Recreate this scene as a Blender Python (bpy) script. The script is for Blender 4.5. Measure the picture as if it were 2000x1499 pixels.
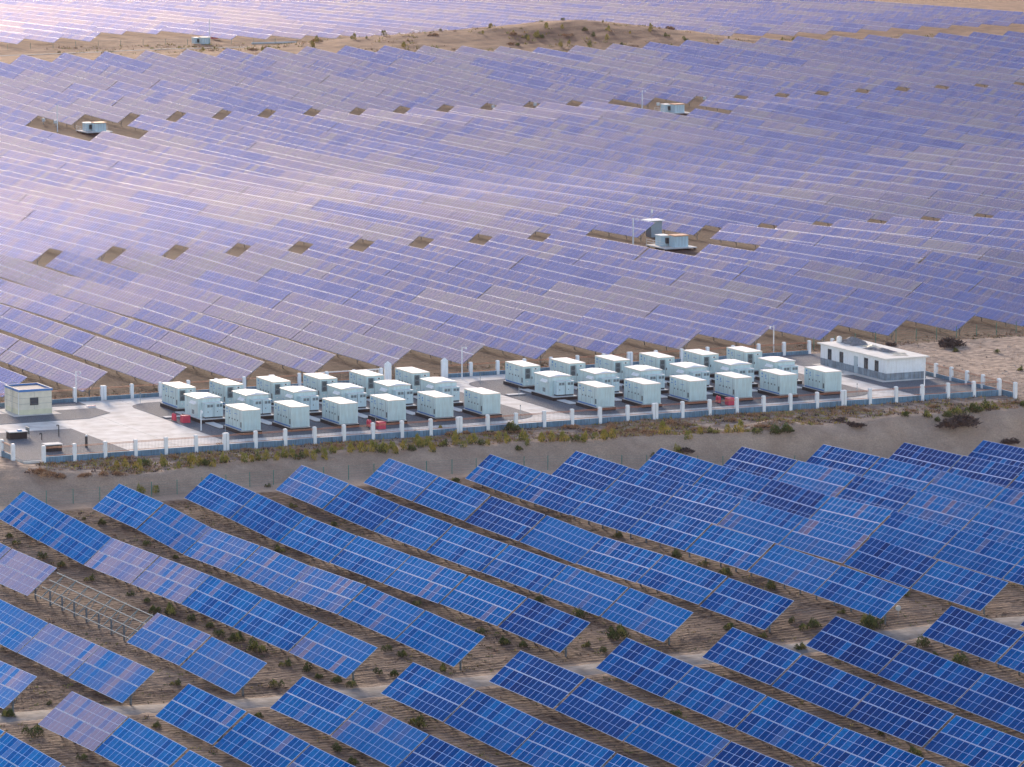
import bpy, math, random
import numpy as np
from math import radians, sin, cos, tan, atan, atan2, pi, hypot
random.seed(7); rng = np.random.default_rng(7)
for o in list(bpy.data.objects): bpy.data.objects.remove(o)
S = bpy.context.scene
COL = S.collection

# ------------------------------------------------------------------ camera
# world axes: Y runs away along the panel rows (west), X across the rows (north), Z up; compound floor is Z = 0
CAM_H = 84.3; PITCH = radians(8.0); YAW = radians(25.489); FPX = 9357.0
cam = bpy.data.cameras.new('camera'); co = bpy.data.objects.new('camera', cam); COL.objects.link(co)
cam.sensor_width = 36; cam.lens = FPX * 36 / 2000; cam.clip_start = 5; cam.clip_end = 20000
co.location = (0, 0, CAM_H); co.rotation_euler = (pi / 2 - PITCH, 0, -YAW)
S.camera = co
# ------------------------------------------------------------------ sky and sun (low evening sun beyond the rows, veiled)
SUN_EL = radians(10.0); SUN_AZ = radians(13.0)        # azimuth clockwise from +Y
w = bpy.data.worlds.new('World'); S.world = w; w.use_nodes = True
nt = w.node_tree; bg = nt.nodes['Background']
sky = nt.nodes.new('ShaderNodeTexSky'); sky.sky_type = 'NISHITA'; sky.sun_disc = False
sky.sun_elevation = SUN_EL; sky.sun_rotation = SUN_AZ
sky.altitude = 1500; sky.air_density = 1.0; sky.dust_density = 1.0; sky.ozone_density = 1.2
wb = nt.nodes.new('ShaderNodeMix'); wb.data_type = 'RGBA'; wb.blend_type = 'MULTIPLY'; wb.inputs[0].default_value = 1.0
wb.inputs[7].default_value = (1.24, 1.0, .94, 1)          # even white balance of the whole sky
nt.links.new(sky.outputs[0], wb.inputs[6]); nt.links.new(wb.outputs[2], bg.inputs[0]); bg.inputs[1].default_value = 0.105
sl = bpy.data.lights.new('sun', 'SUN'); sl.energy = 1.7; sl.angle = radians(10); sl.color = (1.0, 0.80, 0.62)
so = bpy.data.objects.new('sun', sl); COL.objects.link(so)
so.rotation_euler = (pi / 2 - SUN_EL, 0, pi - SUN_AZ)
S.view_settings.view_transform = 'Standard'; S.view_settings.look = 'None'
S.view_settings.gamma = 1.0; S.view_settings.use_curve_mapping = False
S.view_settings.exposure = 1.85

# ------------------------------------------------------------------ projection helpers (photo pixels <-> place)
_c, _s, _ca, _sa = cos(PITCH), sin(PITCH), cos(YAW), sin(YAW)
def ray(x, y):
    x = (x - 1000) / FPX; y = (y - 749.5) / FPX
    dx, dy, dz = x, _c - y * _s, -_s - y * _c
    return (dx * _ca + dy * _sa, -dx * _sa + dy * _ca, dz)
def proj(X, Y, Z):
    x = X * _ca - Y * _sa; y = X * _sa + Y * _ca; z = Z - CAM_H
    dep = y * _c - z * _s; up = y * _s + z * _c
    return 1000 + FPX * x / dep, 749.5 - FPX * up / dep
def inframe(pts, m=40):
    q = [proj(*p) for p in pts]
    return max(a for a, b in q) > -m and min(a for a, b in q) < 2000 + m and max(b for a, b in q) > -m and min(b for a, b in q) < 1499 + m

# ------------------------------------------------------------------ terrain
def grid_interp(xk, yk, V):
    xk = np.array(xk, float); yk = np.array(yk, float); V = np.array(V, float)
    def f(X, Y):
        X = np.clip(np.asarray(X, float), xk[0], xk[-1] - 1e-6); Y = np.clip(np.asarray(Y, float), yk[0], yk[-1] - 1e-6)
        i = np.clip(np.searchsorted(xk, X, 'right') - 1, 0, len(xk) - 2); j = np.clip(np.searchsorted(yk, Y, 'right') - 1, 0, len(yk) - 2)
        a = (X - xk[i]) / (xk[i + 1] - xk[i]); b = (Y - yk[j]) / (yk[j + 1] - yk[j])
        return V[i, j] * (1 - a) * (1 - b) + V[i + 1, j] * a * (1 - b) + V[i, j + 1] * (1 - a) * b + V[i + 1, j + 1] * a * b
    return f
FGX = [138.5, 149.8, 161, 172.1, 183.2, 194.4, 205.5, 216.6, 227.8, 238.9, 250, 261.1, 272.3, 283.4, 294.5, 320]
FGY = [343, 355, 368, 381, 389, 402, 416, 430, 444, 457, 471, 485]
FGV = [
 [1.7, 1.68, 1.65, 1.3, 1.0, .6, .4, .3, .2, .1, .1, .3],
 [.75, .8, .89, .84, .51, .33, .07, .1, 0, -.1, 0, .3],
 [.35, .37, .47, .35, .1, .2, .03, -.05, -.09, -.33, -.2, .3],
 [.25, .17, .4, .43, .36, .43, .35, .4, .13, -.15, .25, .79],
 [-.09, .14, .33, .42, .34, .49, .66, .29, .3, .08, .6, .81],
 [-.13, .09, .26, .5, .51, .69, .63, .45, .34, .34, .82, 1.08],
 [-.1, -.06, .19, .38, .56, .67, .71, .61, .55, .54, .92, 1.11],
 [-.3, -.11, .15, .48, .57, .65, .81, .46, .66, .68, .81, .96],
 [.6, .65, .8, .97, 1.23, 1.36, 1.49, 1.39, 1.18, 1.04, 1.03, 1.18],
 [.6, .65, .8, .97, 1.08, 1.04, 1.35, 1.21, 1.16, .83, .69, .72],
 [.6, .65, .8, .97, 1.0, 1.0, 1.0, 1.0, .5, .4, .21, .18],
 [.6, .65, .75, .8, .8, .7, .6, .5, .29, .06, -.22, -.51],
 [.5, .5, .5, .5, .4, .3, .1, -.1, -.15, -.29, -.61, -1.08],
 [.2, .2, .2, .1, 0, -.2, -.4, -.5, -.5, -.68, -1.2, -1.61],
 [-.2, -.2, -.2, -.3, -.4, -.5, -.8, -1, -1, -1.2, -1.6, -2.09],
 [-.6, -.6, -.6, -.7, -.8, -.9, -1.2, -1.4, -1.6, -1.9, -2.2, -3.0]]
fg_top = grid_interp(FGX, FGY, FGV)
MX = [150, 220, 262, 300, 340, 360, 400, 425, 450, 473, 495, 516, 526, 540, 570, 600, 670]
MY = [557, 590, 622, 655, 688, 727, 760, 792, 825, 890, 922, 955, 1020, 1089]
_near = {557: [2.4, 2.6, 2.8, 2.9, 3.0, 3.2, 3.2], 590: [2.8, 2.8, 2.8, 2.25, 2.9, 3.4, 3.4], 622: [2.8, 2.8, 2.7, 1.85, 2.7, 3.3, 3.2],
         655: [2.6, 2.6, 2.4, 1.95, 2.0, 2.4, 2.2], 688: [2.7, 2.7, 2.7, 1.8, 1.5, 1.2, .7]}
_k13 = {727: [2.0, 2.0, 2.0, 1.3, 1.0, .7, .3], 760: [1.3, 1.3, 1.3, .7, .4, .1, -.4], 792: [.6, .6, .6, .1, -.3, -.8, -1.3], 825: [0, 0, 0, -.5, -.9, -1.4, -1.8], 890: [-.9, -.9, -.9, -1.2, -1.4, -1.6, -1.8], 922: [-1.1, -1.1, -1.1, -1.2, -1.3, -1.4, -1.5]}
_h2 = [-1.1] * 7 + [-1.75, -1.7, -1.7, -1.7, -1.6, -1.6, -1.3, -1.0, -.9, -.9]
_tp = [2.2] * 6 + [2.6, 2.5, 2.4, 2.1, 1.5, .7, .1, .3, .7, .8, .35]
MV = np.zeros((len(MX), len(MY)))
for j, y in enumerate(MY):
    if y in _near: col = _near[y] + [_near[y][-1]] * (len(MX) - 7)
    elif y in _k13: col = _k13[y] + [_k13[y][-1]] * (len(MX) - 7)
    elif y == 955: col = _h2
    elif y == 1089: col = _tp
    else: col = [.5 * (p + q) - .3 for p, q in zip(_h2, _tp)]
    MV[:, j] = col
mid_top = grid_interp(MX, MY, MV)
def smooth_of(f, r):
    return lambda X, Y: sum(f(X + a * r, Y + b * r) for a, b in ((0, 0), (1, 0), (-1, 0), (0, 1), (0, -1), (1, 1), (-1, -1), (1, -1), (-1, 1))) / 9.0
fg_s = smooth_of(fg_top, 5.0); mid_s = smooth_of(mid_top, 7.0)
def vnoise(X, Y, sc, seed=0):
    x = np.asarray(X, float) / sc; y = np.asarray(Y, float) / sc
    xi = np.floor(x); yi = np.floor(y); a = x - xi; b = y - yi; a = a * a * (3 - 2 * a); b = b * b * (3 - 2 * b)
    def h(i, j):
        v = np.sin(i * 127.1 + j * 311.7 + seed * 74.7) * 43758.5453; return v - np.floor(v)
    return (h(xi, yi) * (1 - a) + h(xi + 1, yi) * a) * (1 - b) + (h(xi, yi + 1) * (1 - a) + h(xi + 1, yi + 1) * a) * b
def sstep(t): t = np.clip(t, 0, 1); return t * t * (3 - 2 * t)
CRX = [150, 183, 188.6, 194.6, 201, 207.7, 216, 223.7, 232, 241, 253, 260, 268, 275, 281, 290, 296, 308, 330]
CRY = [520, 503, 497, 498.1, 500, 501, 502.3, 502.3, 500.8, 499.1, 497.8, 496.6, 494.5, 496.5, 497.5, 499.5, 498.5, 499, 499]
FTX = [150, 173, 185, 195, 207, 217, 226, 240, 250, 261, 274, 284, 297, 330]
FTY = [494, 494, 493, 493, 494.5, 494, 492.5, 492.5, 491.5, 489.5, 488.5, 486.5, 487.5, 488]
HILLX = [455, 470, 489, 517, 548, 568, 579, 594, 606, 618]
HILLZ = [0, .6, 2.2, 4.4, 6.4, 7.2, 6.1, 3.8, 1.4, 0]
def ground(X, Y, fine=True):
    X = np.asarray(X, float); Y = np.asarray(Y, float)
    crest = np.interp(X, CRX, CRY) + (vnoise(X, Y * 0, 3.1, 3) - .5) * 1.2
    foot = np.interp(X, FTX, FTY)
    zf = fg_s(X, np.minimum(Y, 484)) - 3.35
    terr = -.22 + (vnoise(X, Y, 6, 1) - .5) * .25 - .25 * sstep((507 - Y) / 8) + 0.9 * np.exp(-((X - 272) / 3.2) ** 2 - ((Y - 497.5) / 2.2) ** 2)
    right = sstep((X - 311) / 5)
    terr = terr + right * (.35 + .5 * (vnoise(X, Y, 9, 5) - .4))
    t = sstep((Y - foot) / np.maximum(crest - foot, 1.0))
    sag = -.55 * np.exp(-((t - .5) / .3) ** 2) * sstep((X - 272) / 8)
    z = zf * (1 - t) + terr * t + sag + t * (1 - t) * 4 * ((vnoise(X, Y * .2, 1.1, 51) - .5) * .4 + (vnoise(X, Y, 3.5, 52) - .5) * (.5 + .9 * sstep((X - 262) / 12)))
    zm = mid_s(X, Y) - 3.15
    k = sstep((Y - 551.5) / 6); z = np.where(Y > 548, terr * (1 - k) + zm * k, z)
    zF = np.interp(X, [420, 470, 600, 680, 740, 800], [-6.2, -6.1, -8.6, -11, -10, -10.5]) - .018 * np.maximum(Y - 1240, 0)
    k = sstep((Y - 1100) / 110); z = np.where(Y > 1095, zm * (1 - k) + zF * k, z)
    hill = np.interp(X, HILLX, HILLZ) * np.exp(-np.where(Y < 1150, ((Y - 1150) / 36) ** 2, ((Y - 1150) / 30) ** 2))
    hill = hill * (1 - .35 * np.exp(-((X - 545) / 14) ** 2 - ((Y - 1118) / 16) ** 2)) * (1 + .10 * (vnoise(X, Y, 7, 9) - .5))
    z = z + np.where(Y > 1050, hill, 0)
    if fine:
        arr = sstep((Y - 335) / 3) * (1 - sstep((Y - 487) / 3)) * (1 - np.exp(-((Y - 386.5) / 3.0) ** 4))
        amp = .55 + .9 * vnoise(X, Y, 8, 11)
        chk = (np.abs(((Y + .35 * vnoise(X, Y, 2.0, 13)) % 1.0) - .5) * 2) ** 2.0 * .10 + (np.abs(((X + .35 * vnoise(X, Y, 2.3, 14)) % 1.0) - .5) * 2) ** 3 * .06
        z = z + arr * amp * chk + (vnoise(X, Y, 1.3, 15) - .5) * .07 + (vnoise(X, Y, .6, 16) - .5) * .04 * (Y < 520)
        z = z + (Y > 1092) * (vnoise(X, Y, 3.0, 18) - .5) * .35
    # the compound floor stands on levelled ground
    inside = (X > 180.5) & (X < 309.8) & (Y > 507.4) & (Y < 550.2)
    return np.where(inside, -.30, z)
def gz(X, Y): return float(ground(X, Y))
def unproj(x, y, z0=-2.7):
    d = ray(x, y); z = z0
    for _ in range(25):
        t = (z - CAM_H) / d[2]; X, Y = d[0] * t, d[1] * t; z = .5 * z + .5 * gz(X, Y)
    return X, Y, gz(X, Y)

# ------------------------------------------------------------------ materials
MATS = {}
def mat(name, col, rough=.7, var=.0, scale=1.0, metal=0.0, spec=.5, bump=0.0, bscale=20, col2=None, detail=4, coat=0.0, streak=0.0):
    m = bpy.data.materials.new(name); m.use_nodes = True; t = m.node_tree; b = t.nodes['Principled BSDF']
    b.inputs['Roughness'].default_value = rough; b.inputs['Metallic'].default_value = metal; b.inputs['Specular IOR Level'].default_value = spec
    b.inputs['Coat Weight'].default_value = coat
    c4 = (*col, 1)
    if var > 0 or col2:
        tc = t.nodes.new('ShaderNodeTexCoord'); n = t.nodes.new('ShaderNodeTexNoise'); n.inputs['Scale'].default_value = scale; n.inputs['Detail'].default_value = detail
        t.links.new(tc.outputs['Object'], n.inputs['Vector'])
        r = t.nodes.new('ShaderNodeValToRGB'); r.color_ramp.elements[0].position = .32; r.color_ramp.elements[1].position = .68
        if col2 is None: col2 = tuple(min(1, c * (1 + var)) for c in col); col = tuple(c * (1 - var) for c in col)
        r.color_ramp.elements[0].color = (*col, 1); r.color_ramp.elements[1].color = (*col2, 1)
        t.links.new(n.outputs['Fac'], r.inputs['Fac']); t.links.new(r.outputs['Color'], b.inputs['Base Color'])
        if streak > 0:      # rain streaks and dust running down painted metal and plaster
            geo = t.nodes.new('ShaderNodeNewGeometry'); mp = t.nodes.new('ShaderNodeMapping'); mp.inputs['Scale'].default_value = (3.2, 3.2, .35); t.links.new(geo.outputs['Position'], mp.inputs['Vector'])
            n2 = t.nodes.new('ShaderNodeTexNoise'); n2.inputs['Scale'].default_value = 1.6; n2.inputs['Detail'].default_value = 6; t.links.new(mp.outputs[0], n2.inputs['Vector'])
            r2 = t.nodes.new('ShaderNodeValToRGB'); r2.color_ramp.elements[0].position = .35; r2.color_ramp.elements[1].position = .62
            r2.color_ramp.elements[0].color = (.62, .55, .48, 1); r2.color_ramp.elements[1].color = (1, 1, 1, 1); t.links.new(n2.outputs['Fac'], r2.inputs['Fac'])
            mx = t.nodes.new('ShaderNodeMix'); mx.data_type = 'RGBA'; mx.blend_type = 'MULTIPLY'; mx.inputs[0].default_value = streak
            t.links.new(r.outputs['Color'], mx.inputs[6]); t.links.new(r2.outputs['Color'], mx.inputs[7]); t.links.new(mx.outputs[2], b.inputs['Base Color'])
    else: b.inputs['Base Color'].default_value = c4
    if bump > 0:
        tc = t.nodes.new('ShaderNodeTexCoord'); n = t.nodes.new('ShaderNodeTexNoise'); n.inputs['Scale'].default_value = bscale; n.inputs['Detail'].default_value = 3
        t.links.new(tc.outputs['Object'], n.inputs['Vector'])
        bp = t.nodes.new('ShaderNodeBump'); bp.inputs['Strength'].default_value = bump; bp.inputs['Distance'].default_value = .05
        t.links.new(n.outputs['Fac'], bp.inputs['Height']); t.links.new(bp.outputs['Normal'], b.inputs['Normal'])
    MATS[name] = m; return m
mat('white_frame', (.34, .53, .84), .4, spec=.4)
mat('white_frame_mid', (.34, .38, .54), .4, spec=.4)
mat('galvanised', (.40, .44, .46), .45, .15, 3, metal=.3)
mat('rack_steel', (.20, .26, .27), .5, .2, 3, metal=.2)
mat('dark_post', (.16, .19, .21), .5, .2, 4)
mat('white_paint', (.84, .87, .90), .55, .04, 2, streak=.22)
mat('roof_white', (.86, .84, .80), .5, col2=(.92, .90, .88), scale=1.2, detail=7)
mat('roof_edge', (.66, .60, .50), .6)
mat('container_paint', (.56, .71, .73), .42, .05, .8, streak=.32)
mat('cabinet_paint', (.56, .71, .76), .42, .04, .8, streak=.25)
mat('black_plinth', (.022, .018, .020), .8, .3, 2)
mat('blue_trim', (.05, .20, .52), .5)
mat('blue_mark', (.10, .28, .55), .6)
mat('vent_grey', (.16, .20, .22), .6)
mat('dark_grille', (.07, .09, .10), .5)
mat('handle_black', (.03, .035, .04), .5)
mat('gravel', (.06, .07, .085), .95, col2=(.19, .215, .25), scale=9, bump=1.0, bscale=14, detail=8)
mat('concrete', (.52, .48, .44), .9, col2=(.78, .75, .71), scale=.5, bump=.2, bscale=3, detail=8)
mat('concrete_slab', (.62, .62, .62), .85, .08, 1.0)
mat('plinth_blue', (.14, .26, .38), .85, .2, .8, streak=.8)
mat('rail_red', (.40, .13, .06), .6, .1, 2)
mat('bar_dark', (.07, .075, .08), .6)
mat('kiosk_stone', (.70, .66, .55), .8, .10, 1.2)
mat('kiosk_low', (.64, .62, .46), .8, .08, 1.2)
mat('glass_dark', (.015, .035, .055), .08, spec=.8)
mat('door_grey', (.42, .50, .54), .5, .06, 2)
mat('base_grey', (.26, .32, .38), .85, .25, 1.1, streak=.7)
mat('roof_dirty', (.66, .63, .58), .85, col2=(.80, .77, .72), scale=.8, detail=7)
mat('tarp_grey', (.20, .20, .22), .8, .3, 3)
mat('tarp_cream', (.72, .62, .48), .7, .15, 3)
mat('red_paint', (.62, .05, .10), .5, .1, 4)
mat('roof_orange', (.62, .30, .16), .6, .2, 2)
mat('fence_green', (.06, .22, .17), .5)
mat('orange_lamp', (.7, .3, .1), .5)
mat('sign_white', (.8, .8, .78), .5)
mat('dirt_red', (.20, .12, .085), .95, .3, .6)
# ------------------------------------------------------------------ mesh helpers
class MB:
    def __init__(s): s.v = []; s.f = []; s.m = []; s.mats = []
    def mi(s, name):
        if name not in s.mats: s.mats.append(name)
        return s.mats.index(name)
    def quad(s, a, b, c, d, m):
        n = len(s.v); s.v += [a, b, c, d]; s.f.append((n, n + 1, n + 2, n + 3)); s.m.append(s.mi(m))
    def hexa(s, p, m, mt=None):     # p: 4 bottom (ccw), 4 top
        n = len(s.v); s.v += list(p); i = s.mi(m); j = s.mi(mt) if mt else i
        for q, k in (((3, 2, 1, 0), i), ((4, 5, 6, 7), j), ((0, 1, 5, 4), i), ((1, 2, 6, 5), i), ((2, 3, 7, 6), i), ((3, 0, 4, 7), i)):
            s.f.append(tuple(n + t for t in q)); s.m.append(k)
        return s
    def box(s, x0, x1, y0, y1, z0, z1, m, mt=None, tx=0, ty=0):
        return s.hexa([(x0, y0, z0), (x1, y0, z0), (x1, y1, z0), (x0, y1, z0), (x0 + tx, y0 + ty, z1), (x1 - tx, y0 + ty, z1), (x1 - tx, y1 - ty, z1), (x0 + tx, y1 - ty, z1)], m, mt)
    def cyl(s, p, q, r, m, n=8, r2=None):
        r2 = r if r2 is None else r2
        p = np.array(p, float); q = np.array(q, float); d = q - p; d /= np.linalg.norm(d)
        a = np.cross(d, (0, 0, 1) if abs(d[2]) < .9 else (1, 0, 0)); a /= np.linalg.norm(a); b = np.cross(d, a)
        k = len(s.v); i = s.mi(m)
        for t in range(n):
            o = a * cos(2 * pi * t / n) + b * sin(2 * pi * t / n); s.v.append(tuple(p + o * r)); s.v.append(tuple(q + o * r2))
        for t in range(n):
            u = (t + 1) % n; s.f.append((k + 2 * t, k + 2 * t + 1, k + 2 * u + 1, k + 2 * u)); s.m.append(i)
        s.f.append(tuple(k + 2 * t for t in range(n))); s.m.append(i)
        s.f.append(tuple(k + 2 * t + 1 for t in reversed(range(n)))); s.m.append(i)
        return s
    def bar(s, p, q, wd, m):        # square bar between two points
        return s.cyl(p, q, wd * .7, m, 4)
    def prism(s, poly, z0, z1, m, mt=None):
        n = len(s.v); k = len(poly); i = s.mi(m); j = s.mi(mt) if mt else i
        s.v += [(x, y, z0) for x, y in poly] + [(x, y, z1) for x, y in poly]
        s.f.append(tuple(n + t for t in reversed(range(k)))); s.m.append(i)
        s.f.append(tuple(n + k + t for t in range(k))); s.m.append(j)
        for t in range(k):
            u = (t + 1) % k; s.f.append((n + t, n + u, n + k + u, n + k + t)); s.m.append(i)
        return s
    def mesh(s, name):
        me = bpy.data.meshes.new(name); me.from_pydata(s.v, [], s.f)
        for q in s.mats: me.materials.append(MATS[q])
        me.polygons.foreach_set('material_index', s.m); me.update(); return me
    def build(s, name, parent=None, loc=(0, 0, 0), rz=0, kind=None):
        return ob(name, s.mesh(name), parent, loc, rz, kind)
def ob(name, data, parent=None, loc=(0, 0, 0), rz=0, kind=None):
    o = bpy.data.objects.new(name, data); COL.objects.link(o); o.location = loc; o.rotation_euler = (0, 0, rz)
    if parent is not None: o.parent = parent
    if kind: o['kind'] = kind
    return o
def tag(o, label, cat, group=None):
    o['label'] = label; o['category'] = cat
    if group: o['group'] = group
    return o
def thing(name, label, cat, loc=(0, 0, 0), rz=0, group=None):
    return tag(ob(name, None, None, loc, rz), label, cat, group)
def copy_tree(o, parent=None):
    c = o.copy(); COL.objects.link(c)
    if parent is not None: c.parent = parent
    for ch in o.children: copy_tree(ch, c)
    return c
ORD = ['', 'first', 'second', 'third', 'fourth', 'fifth', 'sixth', 'seventh', 'eighth', 'ninth', 'tenth', 'eleventh', 'twelfth', 'thirteenth', 'fourteenth', 'fifteenth', 'sixteenth', 'seventeenth', 'eighteenth', 'nineteenth', 'twentieth']
TENS = {20: 'twenty', 30: 'thirty', 40: 'forty', 50: 'fifty'}
def ordn(n):
    if n <= 20: return ORD[n]
    t = n // 10 * 10
    return {30: 'thirtieth', 40: 'fortieth', 50: 'fiftieth'}[n] if n == t else TENS[t] + '-' + ORD[n - t]

# ------------------------------------------------------------------ ground sheet
def ground_material():
    m = bpy.data.materials.new('desert_ground'); m.use_nodes = True; t = m.node_tree; N = t.nodes; L = t.links
    b = N['Principled BSDF']; b.inputs['Roughness'].default_value = .95; b.inputs['Specular IOR Level'].default_value = .15
    tc = N.new('ShaderNodeTexCoord')
    def noise(sc, det=5, vec=None):
        n = N.new('ShaderNodeTexNoise'); n.inputs['Scale'].default_value = sc; n.inputs['Detail'].default_value = det
        L.new(vec or tc.outputs['Object'], n.inputs['Vector']); return n.outputs['Fac']
    def ramp(f, a, ca, bpos, cb):
        r = N.new('ShaderNodeValToRGB'); r.color_ramp.elements[0].position = a; r.color_ramp.elements[1].position = bpos
        r.color_ramp.elements[0].color = (*ca, 1); r.color_ramp.elements[1].color = (*cb, 1); L.new(f, r.inputs['Fac']); return r.outputs['Color']
    def mix(f, c1, c2, mode='MIX'):
        x = N.new('ShaderNodeMix'); x.data_type = 'RGBA'; x.blend_type = mode
        if hasattr(f, 'links'): L.new(f, x.inputs[0])
        else: x.inputs[0].default_value = f
        L.new(c1, x.inputs[6]); L.new(c2, x.inputs[7]); return x.outputs[2]
    at = N.new('ShaderNodeAttribute'); at.attribute_name = 'zone'     # R = scrub / gravel cover, G = smooth sand, B = straw checks
    sp = N.new('ShaderNodeSeparateColor'); L.new(at.outputs['Color'], sp.inputs[0])
    sand = ramp(noise(.25, 8), .3, (.42, .295, .215), .7, (.58, .42, .31))
    scrub = ramp(noise(.9, 9), .38, (.22, .165, .135), .66, (.54, .40, .31))
    grit = ramp(noise(6.0, 6), .35, (.62, .62, .64), .68, (1.12, 1.1, 1.06))
    straw_shade = ramp(noise(1.6, 6), .3, (.030, .017, .013), .7, (.125, .072, .05))  # litter colour, darkened to carry the shade under the tables
    redsand = ramp(noise(.22, 9), .36, (.13, .07, .045), .62, (.33, .19, .115))
    c = mix(sp.outputs[1], mix(sp.outputs[0], sand, scrub), redsand); c = mix(sp.outputs[2], c, straw_shade)
    redsoil_shade = ramp(noise(.8, 7), .3, (.020, .009, .007), .72, (.085, .042, .028))
    c = mix(at.outputs['Alpha'], c, redsoil_shade)       # red soil beyond the compound, darkened to paint in shade between the rows
    c = mix(.55, c, mix(1.0, c, grit, 'MULTIPLY'))
    L.new(c, b.inputs['Base Color'])
    bp = N.new('ShaderNodeBump'); bp.inputs['Strength'].default_value = .8; bp.inputs['Distance'].default_value = .32
    L.new(noise(2.2, 8), bp.inputs['Height']); L.new(bp.outputs['Normal'], b.inputs['Normal'])
    MATS['desert_ground'] = m
ground_material()
def axis(*segs):
    a = []
    for lo, hi, st in segs: a += list(np.arange(lo, hi, st))
    return np.array(sorted(set(np.round(a, 4))))
gx = axis((-2500, 60, 120), (60, 122, 6), (122, 312, .5), (312, 420, 2), (420, 800, 3), (800, 1200, 25), (1200, 4200, 150))
gy = axis((150, 330, 12), (330, 492, .25), (492, 552, .5), (552, 700, 1.5), (700, 1090, 5), (1090, 1240, 2.0), (1240, 1700, 12), (1700, 2400, 50), (2400, 9000, 300))
GX, GY = np.meshgrid(gx, gy, indexing='ij')
GZ = ground(GX, GY)
# mesh is trimmed to what the place needs: drop the finest cells far outside the field of view on either side
nx, ny = GX.shape
verts = np.stack([GX, GY, GZ], -1).reshape(-1, 3)
ii, jj = np.meshgrid(np.arange(nx - 1), np.arange(ny - 1), indexing='ij')
q = np.stack([ii * ny + jj, (ii + 1) * ny + jj, (ii + 1) * ny + jj + 1, ii * ny + jj + 1], -1).reshape(-1, 4)
me = bpy.data.meshes.new('ground'); me.vertices.add(len(verts)); me.vertices.foreach_set('co', verts.ravel())
me.loops.add(q.size); me.loops.foreach_set('vertex_index', q.ravel())
me.polygons.add(len(q)); me.polygons.foreach_set('loop_start', np.arange(0, q.size, 4)); me.polygons.foreach_set('loop_total', np.full(len(q), 4))
me.update(); me.validate()
zr = np.where((GX > 311) & (GY > 498) & (GY < 560), .8 + .2 * vnoise(GX, GY, 3, 27), 0) + np.clip(sstep((GY - np.interp(GX, CRX, CRY) + .8) / 1.5) * (.35 + .9 * vnoise(GX, GY, 3, 21)) + .25 * vnoise(GX, GY, 4, 22), 0, 1)
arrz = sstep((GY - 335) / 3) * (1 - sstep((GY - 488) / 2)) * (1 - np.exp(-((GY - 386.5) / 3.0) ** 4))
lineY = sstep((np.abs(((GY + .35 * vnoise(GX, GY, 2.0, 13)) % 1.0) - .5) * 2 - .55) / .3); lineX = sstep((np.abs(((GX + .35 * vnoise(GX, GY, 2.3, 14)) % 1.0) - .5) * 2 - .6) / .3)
zb = np.clip(arrz * (.42 + .35 * vnoise(GX, GY, 7, 24) + (.35 + .4 * vnoise(GX, GY, 5, 26)) * np.maximum(lineY, .8 * lineX)), 0, 1)  # dark cover over the whole array stands in for shade under tables
zb = np.where((GY > 553) & (GY < 1092), .75 + .25 * vnoise(GX, GY, 5, 25), zb)  # array ground beyond the compound: shade between rows put into colour
zr = np.clip(zr, 0, 1)
ca = me.color_attributes.new('zone', 'FLOAT_COLOR', 'POINT')
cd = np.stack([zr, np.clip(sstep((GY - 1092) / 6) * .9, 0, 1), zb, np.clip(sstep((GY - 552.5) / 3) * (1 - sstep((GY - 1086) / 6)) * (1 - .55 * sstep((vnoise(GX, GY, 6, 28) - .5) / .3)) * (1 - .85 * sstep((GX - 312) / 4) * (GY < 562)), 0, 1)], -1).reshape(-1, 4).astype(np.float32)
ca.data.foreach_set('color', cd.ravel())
me.materials.append(MATS['desert_ground'])
me.polygons.foreach_set('use_smooth', np.ones(len(q), bool))
g = ob('ground', me); g['kind'] = 'structure'

def strip(name, pts, width, m, lift, step=2.0, kind='structure', wob=0):   # a track that follows the terrain
    P = []; 
    for (x0, y0), (x1, y1) in zip(pts, pts[1:]):
        n = max(1, int(hypot(x1 - x0, y1 - y0) / step)); P += [(x0 + (x1 - x0) * i / n, y0 + (y1 - y0) * i / n) for i in range(n)]
    P.append(pts[-1]); v = []; f = []
    NW = 5
    for i, (x, y) in enumerate(P):
        a = P[max(0, i - 1)]; b = P[min(len(P) - 1, i + 1)]; d = hypot(b[0] - a[0], b[1] - a[1]); nx_, ny_ = -(b[1] - a[1]) / d, (b[0] - a[0]) / d
        wl = width * (1 + wob * (random.random() - .5)); 
        for j in range(NW):
            s_ = (j / (NW - 1) - .5) * wl; X, Y = x + nx_ * s_, y + ny_ * s_
            edge = -.12 if j in (0, NW - 1) else 0
            v.append((X, Y, float(ground(X, Y, False)) + lift + edge))
    for i in range(len(P) - 1):
        for j in range(NW - 1):
            a = i * NW + j; f.append((a, a + NW, a + NW + 1, a + 1))
    me = bpy.data.meshes.new(name); me.from_pydata(v, [], f); me.materials.append(MATS[m]); me.polygons.foreach_set('use_smooth', [True] * len(f))
    o = ob(name, me); o['kind'] = kind; return o
mat('track', (.10, .095, .095), .95, col2=(.24, .22, .21), scale=.9, bump=1.0, bscale=3, detail=10)
strip('service_road', [(120, 387), (150, 386.6), (185, 386.2), (240, 386.9), (310, 386.5)], 4.6, 'track', .13, 1.0, wob=.25)
strip('service_road', [(400, 1196), (440, 1199), (490, 1206), (530, 1214)], 4.0, 'track', .18, 2.0, wob=.15)

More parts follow.
